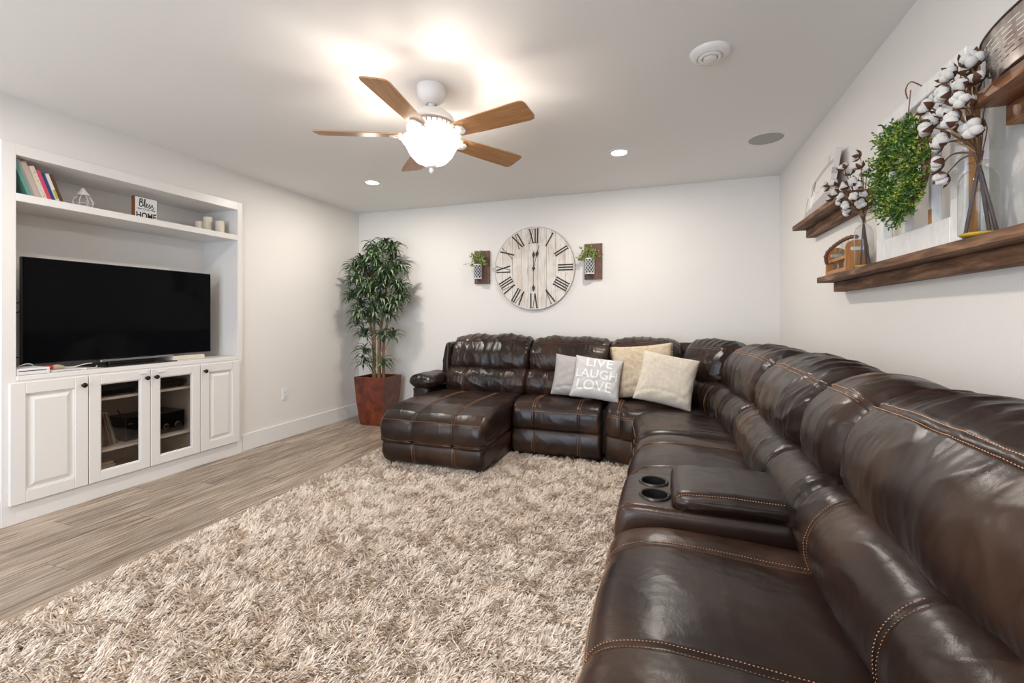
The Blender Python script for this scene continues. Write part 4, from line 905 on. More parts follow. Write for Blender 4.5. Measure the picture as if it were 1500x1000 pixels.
c = cushion('back_cushion', p, d, UP2, 0.055, 140, 110, vseams=((4,),), wr=0.006, wtop=0.008, topidx=(4, 8), puff=0.022, seed=64, endfold=0.008); stitch(c, vseams=((4, 0.02),), w=0.0, scale=1.8)
# arm and wing on the left
AP = [(-2.345, 0.10), (-2.355, 0.30), (-2.35, 0.48), (-2.375, 0.53), (-2.375, 0.585), (-2.33, 0.622), (-2.24, 0.632), (-2.16, 0.618), (-2.12, 0.58), (-2.12, 0.52), (-2.15, 0.48), (-2.15, 0.3), (-2.15, 0.10)]
# arm: roll along Y from 3.62 to 4.15
c = cushion('armrest', [(0, 3.72), (0, 4.20)], [(1, 0), (1, 0)], [(-2.36, 0.545), (-2.365, 0.585), (-2.32, 0.622), (-2.24, 0.632), (-2.15, 0.618), (-2.095, 0.58), (-2.10, 0.53), (-2.16, 0.505), (-2.29, 0.505)], 0.09, 100, 80, seams=(0.33,), wr=0.003, puff=0.008, seed=71, endfold=0.006, endmin=0.3)
stitch(c, (0.33,), (1, 6), scale=1.6)
c = cushion('arm_side', [(0, 3.76), (0, 4.25)], [(1, 0), (1, 0)], [(-2.33, 0.06), (-2.34, 0.3), (-2.33, 0.5), (-2.25, 0.53), (-2.16, 0.5), (-2.15, 0.3), (-2.16, 0.06)], 0.04, 60, 60, wr=0.002, puff=0.005, seed=72, endmin=0.7)
c = cushion('wing_panel', [(0, 4.08), (0, 4.40)], [(1, 0), (1, 0)], [(-2.185, 0.52), (-2.185, 0.75), (-2.15, 0.90), (-2.115, 0.925), (-2.08, 0.90), (-2.08, 0.70), (-2.09, 0.52)], 0.05, 60, 80, wr=0.002, puff=0.004, seed=73, endmin=0.6)
# back shells (outer backs) and under-frames
def shell(p, d, q0, q1, seed, top=0.945, nm='back_shell'):
    return cushion(nm, p, d, [(q0, 0.06), (q0, 0.5), (q0 + 0.01, top - 0.03), (q0 + 0.03, top), (q1 - 0.03, top), (q1 - 0.005, top - 0.03), (q1, 0.5), (q1, 0.06)], 0.03, 60, 60, wr=0.002, puff=0.004, seed=seed, endmin=0.6)
c = shell([(0, NS0 - 0.05), (0, SA1)], [(1, 0), (1, 0)], 0.79, 0.872, 81); stitch(c, (0.5, 0.95, 1.3, 1.75), (3, 4), scale=1.2)
c = shell([(0, SA1 + 0.005), (0, 3.55), (-0.22, 3.98)], [(1, 0), (1, 0), (0.9, 0.5)], 0.78, 0.86, 82)
c = shell([(-2.08, 0), (-0.45, 0)], [(0, 1), (0, 1)], 4.36, 4.44, 83)
c = shell([(-0.44, 0), (0.05, 0)], [(0, 1), (0.05, 1)], 4.36, 4.43, 84)
b = BM(); box(b, -0.05, 0.80, NS0 - 0.02, SA1 + 0.4, 0.06, 0.44, 0.01); box(b, 0.4, 0.80, NS0 - 0.02, SA1 + 0.6, 0.1, 0.62, 0.01)
box(b, MX0 - 0.75, 0.35, 3.72, 4.38, 0.06, 0.42, 0.01); box(b, MX0 - 0.75, 0.2, 4.13, 4.38, 0.1, 0.62, 0.01); box(b, -0.1, 0.62, 3.2, 4.1, 0.06, 0.40, 0.01)
put('under_frame', b, black_base, SOFA)
for x, y in ((-2.08, 3.07), (-1.33, 3.07), (-1.2, 3.7), (-0.56, 3.7), (-0.42, 3.68), (-0.06, 2.9), (-0.06, 2.7), (-0.06, 2.0), (-0.06, 1.5), (-0.06, 0.72), (-2.1, 4.3), (0.78, 0.7), (0.78, 2.7)):
    b = BM(); lathe(b, [(0, 0.0), (0.022, 0.0), (0.028, 0.05), (0.028, 0.065), (0, 0.065)], (x, y, 0), 16); put('foot', b, black_base, SOFA)
# far arm at the viewer's end
c = cushion('armrest', [(-0.16, 0), (0.80, 0)], [(0, 1), (0, 1)], [(0.42, 0.06), (0.40, 0.4), (0.38, 0.56), (0.42, 0.62), (0.52, 0.64), (0.61, 0.61), (0.635, 0.54), (0.63, 0.3), (0.62, 0.06)], 0.06, 80, 80, wr=0.002, puff=0.008, seed=91, endmin=0.6)

# ------------------------------------------------------------------ throw pillows
def fabric(name, col, col2, scale, bstr=0.5, rough=0.9, weave=True):
    m = mat(name, col, rough); v = coords(m)
    w1 = nd(m, 'ShaderNodeTexWave', wave_type='BANDS', bands_direction='X'); w2 = nd(m, 'ShaderNodeTexWave', wave_type='BANDS', bands_direction='Y')
    for q in (w1, w2): q.inputs['Scale'].default_value = scale; q.inputs['Distortion'].default_value = 1.5; lk(m, v, q.inputs['Vector'])
    mu = nd(m, 'ShaderNodeMath', operation='MULTIPLY'); lk(m, w1.outputs['Fac'], mu.inputs[0]); lk(m, w2.outputs['Fac'], mu.inputs[1])
    n_ = noise(m, v, scale * 0.5, 4); ad = nd(m, 'ShaderNodeMath', operation='ADD'); lk(m, mu.outputs[0], ad.inputs[0]); lk(m, n_, ad.inputs[1])
    c_ = ramp(m, ad.outputs[0], [(0.35, col2), (0.85, col)]); lk(m, c_, bs(m).inputs['Base Color']); bump(m, ad.outputs[0], bstr, 0.002)
    return m
grey_f = fabric('grey_cotton', (0.66, 0.645, 0.635), (0.54, 0.525, 0.52), 90, 0.2); dgrey_f = fabric('dark_grey_cotton', (0.50, 0.47, 0.45), (0.40, 0.375, 0.36), 90, 0.2)
tan_f = fabric('tan_burlap', (0.80, 0.68, 0.51), (0.48, 0.36, 0.23), 60, 0.9); cream_f = fabric('cream_knit', (0.84, 0.76, 0.64), (0.64, 0.55, 0.44), 85, 0.8)
white_print = mat('white_print', (0.88, 0.88, 0.87), 0.8)
def pillow(name, lab, wd, hg, th, m, corners_c, rotz, tilt, roll, seed, piping=None, text=None, fringe=False):
    """pillow in its own XY plane (x across, y up), thickness along z, then stood up"""
    g = random.Random(seed); N_ = 56
    t = thing(name, lab, 'pillow', (0, 0, 0), 'throw pillows on the sofa corner')
    def surf(u, v, side):
        # u,v in [-1,1]; edges pull in between the corners
        pin = 0.06
        x = u * wd / 2 * (1 - pin * (1 - v * v) * abs(u) ** 3); y = v * hg / 2 * (1 - pin * (1 - u * u) * abs(v) ** 3)
        prof = ((1 - u ** 4) * (1 - v ** 4)) ** 0.5 if abs(u) < 1 and abs(v) < 1 else 0
        z = th / 2 * prof
        fold = 0.0035 * math.sin(9 * u + 3 * math.sin(4 * v + seed) + seed) * math.sin(5 * v + seed * 2) * prof + 0.004 * math.exp(-((v + 0.55 + 0.25 * u * u) / 0.07) ** 2) * prof * -1.6 + 0.003 * math.sin(22 * (u - 0.4 * v)) * prof * (u * u)
        return Vector((x, y, side * z + (fold if side > 0 else 0)))
    b = BM(); grid = {}
    for side in (1, -1):
        for i in range(N_ + 1):
            for j in range(N_ + 1):
                edge = i in (0, N_) or j in (0, N_); k = (i, j, 1 if edge else side)
                if k in grid: continue
                u, v = math.sin((i / N_ - 0.5) * PI), math.sin((j / N_ - 0.5) * PI)
                grid[k] = b.verts.new(surf(u, v, side))
        for i in range(N_):
            for j in range(N_):
                q = []
                for a, c_ in ((i, j), (i + 1, j), (i + 1, j + 1), (i, j + 1)):
                    edge = a in (0, N_) or c_ in (0, N_); q.append(grid[(a, c_, 1 if edge else side)])
                b.faces.new(q if side > 0 else q[::-1])
    put('pillow_cover', b, m, t, True)
    if piping:
        b = BM(); pts = []
        for k in range(4):
            for j in range(20):
                w_ = -1 + 2 * j / 20; u, v = [(w_, -1), (1, w_), (-w_, 1), (-1, -w_)][k]; pts.append(surf(u, v, 1))
        pts.append(pts[0]); tube(b, pts, 0.0035, 6); put('piping', b, piping, t, True)
    if fringe:
        b = BM()
        for sgn in (-1, 1):
            for k in range(46):
                v = -0.97 + 1.94 * k / 45; p0 = surf(sgn, v, 1); a = g.uniform(-0.3, 0.3)
                tube(b, [p0, p0 + Vector((sgn * 0.012, 0.006 * a, 0.002))], 0.0022, 4)
        put('fringe', b, m, t)
    if text:
        for line, sz, yy, xo in text:
            tb = textmesh(line, sz, offset=0.0012, spacing=1.02); bmesh.ops.translate(tb, verts=tb.verts, vec=(xo, yy, 0))
            bmesh.ops.triangulate(tb, faces=tb.faces[:]); 
            for _ in range(3):
                le = [e for e in tb.edges if e.calc_length() > 0.012]
                if le: bmesh.ops.subdivide_edges(tb, edges=le, cuts=1); bmesh.ops.triangulate(tb, faces=tb.faces[:])
            for v_ in tb.verts:
                u, v = v_.co.x / (wd / 2), v_.co.y / (hg / 2); s_ = surf(u, v, 1); v_.co = Vector((s_.x, s_.y, s_.z + 0.0022))
            put('lettering', tb, white_print, t)
    # stand it up: x->X, y->Z, z->-Y
    R = Matrix.Rotation(rotz, 4, 'Z') @ Matrix.Rotation(PI / 2 - tilt, 4, 'X') @ Matrix.Rotation(roll, 4, 'Z')
    t.matrix_world = Matrix.Translation(corners_c) @ R
    return t
pillow('throw_pillow', 'plain dark grey throw pillow tucked behind the lettered one', 0.36, 0.36, 0.12, dgrey_f, (-0.78, 3.90, 0.665), 0.10, 0.30, -0.10, 3, piping=dgrey_f)
pillow('throw_pillow', 'grey throw pillow printed Live Laugh Love in white', 0.40, 0.37, 0.13, grey_f, (-0.565, 3.79, 0.668), 0.10, 0.48, -0.12, 4, piping=mat('grey_piping', (0.3, 0.28, 0.26), 0.8),
       text=(('LIVE', 0.122, 0.078, 0.010), ('LAUGH', 0.108, -0.022, -0.002), ('LOVE', 0.122, -0.128, -0.012)))
pillow('throw_pillow', 'largest tan burlap throw pillow with frayed edges standing at the back', 0.50, 0.45, 0.13, tan_f, (-0.200, 3.93, 0.73), -0.05, 0.25, 0.10, 5, fringe=True)
pillow('throw_pillow', 'cream knit throw pillow leaning in front of the tan one', 0.43, 0.42, 0.15, cream_f, (-0.01, 3.70, 0.695), 0.03, 0.48, -0.20, 6)

# ------------------------------------------------------------------ shag rug
RGX0, RGX1, RGY0, RGY1 = -2.38, -0.08, 0.35, 3.62
rug = thing('shag_rug', 'large cream beige shag rug covering the floor before the sofa', 'rug', (-1.2, 2.0, 0.0005))
rug_b = mat('rug_backing', (0.55, 0.45, 0.36), 0.95)
rugm = mat('rug_yarn', (0.62, 0.53, 0.44), 0.85)
gi = nd(rugm, 'ShaderNodeAttribute', attribute_name='tint'); 
f = noise(rugm, coords(rugm), 3.0, 4, 0.6)
ca = ramp(rugm, f, [(0.35, (0.76, 0.65, 0.55)), (0.65, (0.86, 0.775, 0.69))]); cb = mixc(rugm, 1.0, ca, gi.outputs['Color'], 'MULTIPLY')
lk(rugm, cb, bs(rugm).inputs['Base Color'])
b = BM(); box(b, RGX0 + 0.015, RGX1 - 0.02, RGY0 + 0.02, RGY1 - 0.02, 0.0006, 0.010, 0.003); put('backing', b, rug_b, rug)
n = 215000
g = np.random.default_rng(11)
X = g.uniform(RGX0, RGX1, n); Y = RGY0 + (RGY1 - RGY0) * g.uniform(0, 1, n) ** 1.12
def fld(X, Y, k, seed):
    q = np.random.default_rng(seed); o_ = np.zeros_like(X)
    for _ in range(7):
        a = q.uniform(0, 2 * PI); f_ = k * q.uniform(0.6, 1.5); o_ += np.sin(f_ * (math.cos(a) * X + math.sin(a) * Y) + q.uniform(0, 6.28))
    return o_ / 2.6
swirl = fld(X, Y, 3.0, 1) * 0.5 + fld(X, Y, 30, 2) * 0.9
# each tuft (a small cell) leans its own way
cx_ = np.floor(X / 0.022); cy_ = np.floor(Y / 0.022); hsh = np.sin(cx_ * 127.1 + cy_ * 311.7) * 43758.5453; hsh -= np.floor(hsh)
ang_ = -0.6 + swirl + (hsh - 0.5) * 3.6 + g.normal(0, 0.45, n)
Lh = g.uniform(0.030, 0.046, n) * (1 + 0.10 * fld(X, Y, 14, 4)); lean = np.clip(g.normal(0.95, 0.25, n), 0.3, 1.35)
# trodden ribs where feet rest in front of the console
rib = np.exp(-(((X + 0.52) / 0.30) ** 2 + ((Y - 1.85) / 0.75) ** 2)); rowp = 0.5 + 0.5 * np.sin(Y * 2 * PI / 0.075 + 0.8 * np.sin(5 * X))
Lh *= 1 - 0.5 * rib * (rowp < 0.4)
W_ = g.uniform(0.0022, 0.0036, n)
dx, dy = np.cos(ang_), np.sin(ang_)
ts = [0, 0.4, 0.75, 1.0]; Vv = np.zeros((n, 7, 3)); base = np.stack([X, Y, np.full(n, 0.008)], 1)
tw = g.uniform(0, PI, n); k_ = 0
px2, py2, pz2 = X.copy(), Y.copy(), np.full(n, 0.008); prev = 0
for i, t_ in enumerate(ts):
    if i:
        a_ = lean * (0.55 + 0.75 * t_); seg = (t_ - prev) * Lh; px2 = px2 + dx * np.sin(a_) * seg; py2 = py2 + dy * np.sin(a_) * seg; pz2 = pz2 + np.maximum(np.cos(a_), -0.1) * seg
    prev = t_
    wv = W_ * (1.0, 1.0, 0.8, 0)[i]; ox = -dy * wv * np.cos(tw * 0.5); oy = dx * wv * np.cos(tw * 0.5); oz = wv * np.sin(tw * 0.5) * 0.7
    if i < 3:
        Vv[:, k_] = np.stack([px2 - ox, py2 - oy, pz2 - oz], 1); Vv[:, k_ + 1] = np.stack([px2 + ox, py2 + oy, pz2 + oz], 1); k_ += 2
    else: Vv[:, 6] = np.stack([px2, py2, pz2], 1)
Vv[:, :, 2] = np.maximum(Vv[:, :, 2], 0.004)
Vv -= np.array(rug.location)[None, None]
me = bpy.data.meshes.new('yarn_pile'); me.vertices.add(n * 7); me.vertices.foreach_set('co', Vv.reshape(-1).astype(np.float32))
bi = (np.arange(n) * 7)[:, None]
loops = np.concatenate([bi + 0, bi + 1, bi + 3, bi + 2, bi + 2, bi + 3, bi + 5, bi + 4, bi + 4, bi + 5, bi + 6], 1).reshape(-1)
me.loops.add(len(loops)); me.loops.foreach_set('vertex_index', loops.astype(np.int32))
me.polygons.add(n * 3); st = (np.arange(n) * 11)[:, None] + np.array([0, 4, 8])[None]
me.polygons.foreach_set('loop_start', st.reshape(-1).astype(np.int32))
try: me.polygons.foreach_set('loop_total', np.tile([4, 4, 3], n).astype(np.int32))
except Exception: pass
me.update(calc_edges=True); me.validate()
at = me.color_attributes.new('tint', 'FLOAT_COLOR', 'POINT')
tone = np.clip(g.normal(1.0, 0.09, n), 0.7, 1.2)
col = np.ones((n, 7, 4), np.float32); col[:, :, :3] = tone[:, None, None] * np.array([1, 0.985, 0.965]); at.data.foreach_set('color', col.reshape(-1))
me.materials.append(rugm)
o = bpy.data.objects.new('yarn_pile', me); COL.objects.link(o); o.parent = rug; o['kind'] = 'stuff'

# ------------------------------------------------------------------ shelves on the right wall
XB, XL = 0.80, 0.880
def ledge(name, lab, y0, y1, zt, th, zb, m, setback=0.0):
    t = thing(name, lab, 'shelf', (RX, (y0 + y1) / 2, zb), 'wooden ledges on the right wall')
    b = BM(); box(b, XB, RX - 0.001, y0, y1, zt - th, zt, 0.002); put('shelf_board', b, m, t)
    b = BM(); box(b, XL, RX - 0.001, y0, y1, zb, zt - th, 0.002); put('backer_board', b, m, t)
    return t
ledge('wall_shelf', 'long stained wood ledge holding window frame and glass bottles', 0.75, 2.966, 1.406, 0.031, 1.324, walnut)
ledge('wall_shelf', 'short stained wood ledge under the pale canvas near the corner', 2.58, 3.495, 1.796, 0.030, 1.714, walnut)
ledge('wall_shelf', 'glossy reddish wood ledge under the metal tub at right edge', 0.60, 1.612, 1.796, 0.033, 1.708, redpine)
# canvas
t = thing('canvas_print', 'pale canvas print of arch and heart leaning on short ledge', 'picture', (0.86, 3.15, 1.797))
MC = Matrix.Translation((0.832, 0, 1.7975)) @ Matrix.Rotation(math.radians(9), 4, 'Y')
cv = mat('canvas_cloth', (0.74, 0.71, 0.69), 0.8)
b = BM(); box(b, 0, 0.030, 2.94, 3.365, 0, 0.335, 0.002, M=MC); put('canvas', b, cv, t)
b = BM(); box(b, 0.030, 0.034, 2.95, 3.355, 0.01, 0.325, M=MC); put('stretcher', b, caddy_m, t)
prg = mat('print_grey', (0.48, 0.45, 0.43), 0.8); prd = mat('print_dark', (0.16, 0.14, 0.14), 0.8); prl = mat('print_beige', (0.52, 0.47, 0.43), 0.8); prw = mat('print_white', (0.85, 0.85, 0.84), 0.8)
def printpoly(nm, pts, m, x=-0.0008): b = BM(); prism(b, pts, 0, x, 0.001, M=MC); put(nm, b, m, t)
arc = [(2.942 + 0.36 * k / 14, 0.225 + 0.055 * math.sin(PI * (0.35 + 0.55 * k / 14)) - 0.02 * k / 14) for k in range(15)]
printpoly('printed_arch', arc + [(y, z - 0.038 + 0.001 * i) for i, (y, z) in enumerate(arc[::-1])], prl)
printpoly('printed_ground', [(2.942, 0.003), (3.36, 0.003), (3.36, 0.05), (3.2, 0.08), (3.1, 0.09), (2.942, 0.11)], mat('print_taupe', (0.48, 0.44, 0.42), 0.8), -0.0004)
printpoly('printed_post', [(3.335, 0.003), (3.362, 0.003), (3.362, 0.15), (3.335, 0.15)], prl)
hp = []
for k in range(24):
    a = 2 * PI * k / 24; hp.append((3.235 + 0.0028 * 16 * math.sin(a) ** 3, 0.105 + 0.0034 * (13 * math.cos(a) - 5 * math.cos(2 * a) - 2 * math.cos(3 * a) - math.cos(4 * a))))
printpoly('printed_heart', hp, prw, -0.0014)
b = BM(); tube(b, [MC @ Vector((-0.001, y, z)) for y, z in ((3.27, 0.14), (3.262, 0.17), (3.25, 0.20), (3.235, 0.225), (3.228, 0.20), (3.225, 0.16))], 0.0016, 5); put('printed_cord', b, prd, t)
b = BM()
for y0_, z0_ in ((3.0, 0.16), (3.06, 0.15), (3.12, 0.135)): box(b, -0.001, 0.001, y0_, y0_ + 0.05, z0_, z0_ + 0.004, M=MC)
put('printed_line', b, prg, t)
b = BM(); box(b, -0.001, 0.001, 3.02, 3.035, 0.27, 0.31, M=MC); put('printed_mark', b, prg, t)
# dark edge bands wrapping round the side
for z0_, z1_ in ((0.19, 0.225), (0.11, 0.145), (0.003, 0.08)):
    b = BM(); box(b, 0.0, 0.0295, 2.9390, 2.9405, z0_, z1_, M=MC); put('edge_band', b, prl, t)

# old window sash leaning on the long ledge
sash = thing('window_sash_decor', 'old white wooden window frame standing on the long ledge', 'window frame', (0.83, 1.97, 1.4065))
sx0, sx1, sy0, sy1, sz0, sz1 = 0.822, 0.856, 1.672, 2.262, 1.4065, 1.975
for nm, q in (('stile', (sy0, sy0 + 0.075, sz0, sz1)), ('stile', (sy1 - 0.060, sy1, sz0, sz1)), ('bottom_rail', (sy0 + 0.075, sy1 - 0.060, sz0, sz0 + 0.085)), ('top_rail', (sy0 + 0.075, sy1 - 0.06, sz1 - 0.05, sz1))):
    b = BM(); box(b, sx0, sx1, *q, 0.003); put(nm, b, oldwhite, sash)
for y in (1.870, 2.050):
    b = BM(); box(b, sx0 + 0.006, sx1, y - 0.010, y + 0.010, sz0 + 0.085, sz1 - 0.05, 0.002); mu_ = put('mullion', b, oldwhite, sash)
    if y < 1.9: b = BM(); box(b, sx0 + 0.0045, sx0 + 0.0062, y - 0.0095, y + 0.0095, sz0 + 0.086, sz0 + 0.135); put('bare_patch', b, caddy_m, mu_, label='bare orange wood patch')
b = BM(); box(b, sx0 + 0.008, sx1 - 0.004, sy0 - 0.0015, sy0, sz0 + 0.01, sz1 - 0.02); put('bare_edge', b, caddy_m, sash, label='bare orange wood edge')
b = BM(); box(b, sx1 + 0.003, sx1 + 0.022, sy0 + 0.0, sy0 + 0.02, sz0, sz1 - 0.01, 0.002); put('backing_strip', b, oldwhite, sash)
b = BM(); tube(b, cr([(0.83, 2.02, 1.975), (0.815, 2.0, 2.005), (0.812, 1.955, 2.012), (0.83, 1.92, 1.975)], 0), 0.0022, 5); put('hanging_cord', b, walnut, sash)

# wreath
wr_ = thing('boxwood_wreath', 'round green boxwood wreath hanging on the old window frame', 'wreath', (0.765, 1.925, 1.52))
wc = Vector((0.778, 1.915, 1.695)); RM = 0.114
b = BM(); tube(b, [wc + Vector((0.01, RM * math.cos(a), RM * 1.08 * math.sin(a))) for a in np.linspace(0, 2 * PI, 41)], 0.012, 8); put('twig_ring', b, walnut, wr_)
b = BM(); tube(b, cr([(0.785, 1.93, 1.82), (0.80, 1.945, 1.90), (0.813, 1.96, 1.985)], 0), 0.002, 5); put('hanging_cord', b, walnut, wr_)
box_cols = [mat('boxwood_dark', (0.045, 0.12, 0.018), 0.42), mat('boxwood_mid', (0.11, 0.22, 0.03), 0.42), mat('boxwood_light', (0.36, 0.42, 0.06), 0.45)]
b = BM(); g2 = random.Random(9)
for k in range(760):
    a = g2.uniform(0, 2 * PI); ph = g2.uniform(0, 2 * PI); rad = 0.022 * math.sqrt(g2.uniform(0.25, 1)); 
    er = Vector((0, math.cos(a), math.sin(a))); base = wc + Vector((0, RM * math.cos(a), RM * 1.1 * math.sin(a))) + er * rad * math.cos(ph) + Vector((-1, 0, 0)) * rad * abs(math.sin(ph)) * 1.0
    out = (er * math.cos(ph) + Vector((-abs(math.sin(ph)), 0, 0)) + Vector((0, g2.uniform(-.6, .6), g2.uniform(-.6, .6)))).normalized()
    Ls_ = 0.018 + 0.05 * g2.random() ** 1.8; shade = g2.choices((0, 1, 2), (3, 5, 3))[0]
    tube(b, [base, base + out * Ls_], 0.0008, 3)
    for j in range(9):
        u = (j + 1) / 9; p = base + out * Ls_ * u; dd = (out * 0.8 + Vector((g2.uniform(-1, 1), g2.uniform(-1, 1), g2.uniform(-1, 1)))).normalized()
        leafquad(b, p, dd, g2.uniform(0.010, 0.016), g2.uniform(0.0055, 0.009), min(2, max(0, shade + g2.choice((-1, 0, 0, 1)))))
for v_ in b.verts:
    if v_.co.x > 0.818: v_.co.x = 0.818
put('foliage', b, box_cols, wr_, kind='stuff')
for i in range(1): pass
b = BM(); 
for k in range(5): sphere(b, (0.738, 1.905 + 0.008 * math.cos(k * 1.256), 1.675 + 0.008 * math.sin(k * 1.256)), 0.008, 8, 6)
put('grey_berries', b, mat('grey_berry', (0.33, 0.38, 0.36), 0.5), wr_, True)

# bottles and cotton
def bottle(name, lab, x, y, z, r, h, neck, dregs, group):
    t = thing(name, lab, 'bottle', (x, y, z), group)
    th = 0.002
    pr = [(0, 0), (r * 0.78, 0), (r, 0.008), (r, h * 0.70), (r * 0.96, h * 0.77), (r * 0.80, h * 0.85), (r * 0.50, h * 0.90), (neck, h * 0.925), (neck, h * 0.965), (neck * 1.9, h * 0.985), (neck * 1.9, h), (neck * 0.85, h * 0.985)]
    b = BM(); lathe(b, pr, (x, y, z), 44); put('glass_body', b, bottle_glass, t, True)
    b = BM(); lathe(b, [(0, 0.002), (r * 0.78, 0.002), (r * 0.95, 0.009), (r * 0.88, 0.012), (0, 0.012)], (x, y, z), 36); put('amber_base', b, gold_m, t, True)
    return t
bottle('glass_bottle', 'larger clear glass bottle with wide shoulders on long ledge', 0.830, 1.625, 1.4065, 0.044, 0.213, 0.012, 1, 'glass bottles on the long ledge')
bottle('glass_bottle', 'smaller clear glass bottle between wooden caddy and window frame', 0.845, 2.455, 1.4065, 0.036, 0.215, 0.012, 1, 'glass bottles on the long ledge')
cotton = mat('cotton_fluff', (0.86, 0.84, 0.81), 0.95); bump(cotton, noise(cotton, coords(cotton), 160, 4), 0.6, 0.004)
bract_m = mat('dry_bract', (0.12, 0.05, 0.025), 0.7); stem_m = mat('cotton_stem', (0.17, 0.10, 0.055), 0.7); dstem = mat('wet_stem', (0.075, 0.052, 0.052), 0.55); tanstem = mat('tan_stem', (0.40, 0.26, 0.13), 0.7)
def bollmesh(seed):
    g_ = random.Random(seed); b = BM()
    for k in range(4):
        a = k * PI / 2 + g_.uniform(-.25, .25); sphere(b, (0.56 * math.cos(a), 0.56 * math.sin(a), 0.35 + g_.uniform(-.08, .08)), 0.62, 12, 9, (1, 1, 1.15))
    for v_ in b.verts:
        n_ = math.sin(9 * v_.co.x + seed) * math.sin(8 * v_.co.y) * math.sin(7 * v_.co.z + seed); v_.co *= 1 + 0.06 * n_
    for f in b.faces: f.smooth = True
    me = bpy.data.meshes.new('boll'); b.to_mesh(me); b.free(); me.materials.append(cotton)
    b = BM()
    for k in range(5):
        a = k * 2 * PI / 5 + 0.4; ca, sa = math.cos(a), math.sin(a); rows = []
        for r_, z, w_ in ((0.05, -0.52, 0.14), (0.62, -0.44, 0.48), (1.10, -0.10, 0.50), (1.38, 0.42, 0.26), (1.45, 0.85, 0.02)):
            rows.append([b.verts.new((r_ * ca - s_ * w_ * sa, r_ * sa + s_ * w_ * ca, z + abs(s_) * 0.10)) for s_ in (-1, 0, 1)])
        for A, B in zip(rows, rows[1:]):
            for j in (0, 1): b.faces.new([A[j], A[j + 1], B[j + 1], B[j]])
    for f in b.faces: f.smooth = True
    m2 = bpy.data.meshes.new('bract'); b.to_mesh(m2); b.free(); m2.materials.append(bract_m); return me, m2
BMS = [bollmesh(k) for k in range(4)]
def bouquet(name, lab, neckp, basep, pts, size, seed, grp):
    g_ = random.Random(seed); t = thing(name, lab, 'cotton stems', tuple(neckp), grp); nk = Vector(neckp)
    for k, bp in enumerate(basep):
        b = BM(); tube(b, [bp, (Vector(bp) * 0.5 + nk * 0.5), nk, nk + (nk - Vector(bp)) * 0.2], 0.0042 * size, 8); put('stem_end', b, dstem, t, 'auto')
    for i, p in enumerate(pts):
        p = Vector(p); mid = nk.lerp(p, 0.5) + Vector((g_.uniform(-.01, .01), g_.uniform(-.01, .01), 0.03 * size)); out = (p - mid).normalized()
        out = (out + Vector((g_.uniform(-1.0, -0.1), g_.uniform(-.8, .8), g_.uniform(-.8, .8)))).normalized(); s_ = size * g_.uniform(0.0155, 0.020)
        b = BM(); q = cr([nk - Vector((0, 0, 0.01)), nk + Vector((0, 0, 0.03)), mid, p - out * s_ * 0.4], 0); tube(b, q, list(np.linspace(0.003 * size, 0.0016 * size, len(q))), 6)
        put('stem', b, tanstem if i % 3 == 0 else stem_m, t)
        M_ = Matrix.Translation(p - t.location) @ out.to_track_quat('Z', 'Y').to_matrix().to_4x4() @ Matrix.Rotation(g_.uniform(0, 6), 4, 'Z') @ Matrix.Scale(s_, 4)
        bm_, br_ = BMS[i % 4]; o = bpy.data.objects.new('boll', bm_); COL.objects.link(o); o.parent = t; o.matrix_local = M_
        o2 = bpy.data.objects.new('bract', br_); COL.objects.link(o2); o2.parent = o
    b = BM()
    for k in range(9):
        p = Vector(g_.choice(pts)) + Vector((0.03, g_.uniform(-.05, .05), g_.uniform(-0.02, .06))); m_ = nk.lerp(p, 0.6)
        q = cr([nk, nk.lerp(p, 0.3) + Vector((0, g_.uniform(-.02, .02), 0.02)), m_ + Vector((0, g_.uniform(-.02, .02), 0)), p], 0); tube(b, q, 0.0011 * size, 4)
    for v_ in b.verts: v_.co.x = min(v_.co.x, RX - 0.004)
    put('curly_twig', b, bract_m, t)
big = [(0.78, 1.657, 1.889), (0.76, 1.564, 1.813), (0.80, 1.575, 1.83), (0.72, 1.549, 1.795), (0.745, 1.583, 1.756), (0.72, 1.515, 1.705), (0.79, 1.59, 1.775), (0.76, 1.513, 1.679), (0.75, 1.703, 1.821), (0.76, 1.697, 1.772), (0.74, 1.68, 1.75), (0.80, 1.597, 1.893), (0.82, 1.64, 1.89), (0.83, 1.66, 1.84), (0.75, 1.63, 1.688), (0.77, 1.69, 1.70), (0.77, 1.685, 1.642), (0.78, 1.69, 1.600), (0.72, 1.48, 1.745), (0.80, 1.66, 1.806)]
bouquet('cotton_bouquet', 'bouquet of large white cotton bolls in the larger bottle', (0.830, 1.625, 1.61), [(0.812, 1.650, 1.420), (0.842, 1.606, 1.420), (0.855, 1.600, 1.420)], big, 1.15, 4, 'cotton bouquets in bottles')
small = [(0.76, 2.621, 1.836), (0.77, 2.60, 1.774), (0.76, 2.50, 1.775), (0.74, 2.47, 1.81), (0.76, 2.411, 1.864), (0.80, 2.46, 1.85), (0.82, 2.42, 1.915), (0.82, 2.40, 1.86), (0.75, 2.36, 1.765), (0.76, 2.424, 1.736), (0.78, 2.36, 1.78), (0.80, 2.34, 1.76), (0.76, 2.287, 1.701), (0.82, 2.37, 1.72), (0.76, 2.372, 1.684), (0.77, 2.39, 1.662), (0.80, 2.33, 1.68), (0.76, 2.452, 1.718), (0.82, 2.34, 1.81), (0.80, 2.50, 1.80)]
small = [(min(x, .82), y + 0.02, z) for x, y, z in small]
bouquet('cotton_bouquet', 'bouquet of small cotton bolls in the smaller bottle', (0.845, 2.455, 1.61), [(0.84, 2.475, 1.422), (0.85, 2.44, 1.422), (0.86, 2.435, 1.422)], small, 1.0, 8, 'cotton bouquets in bottles')

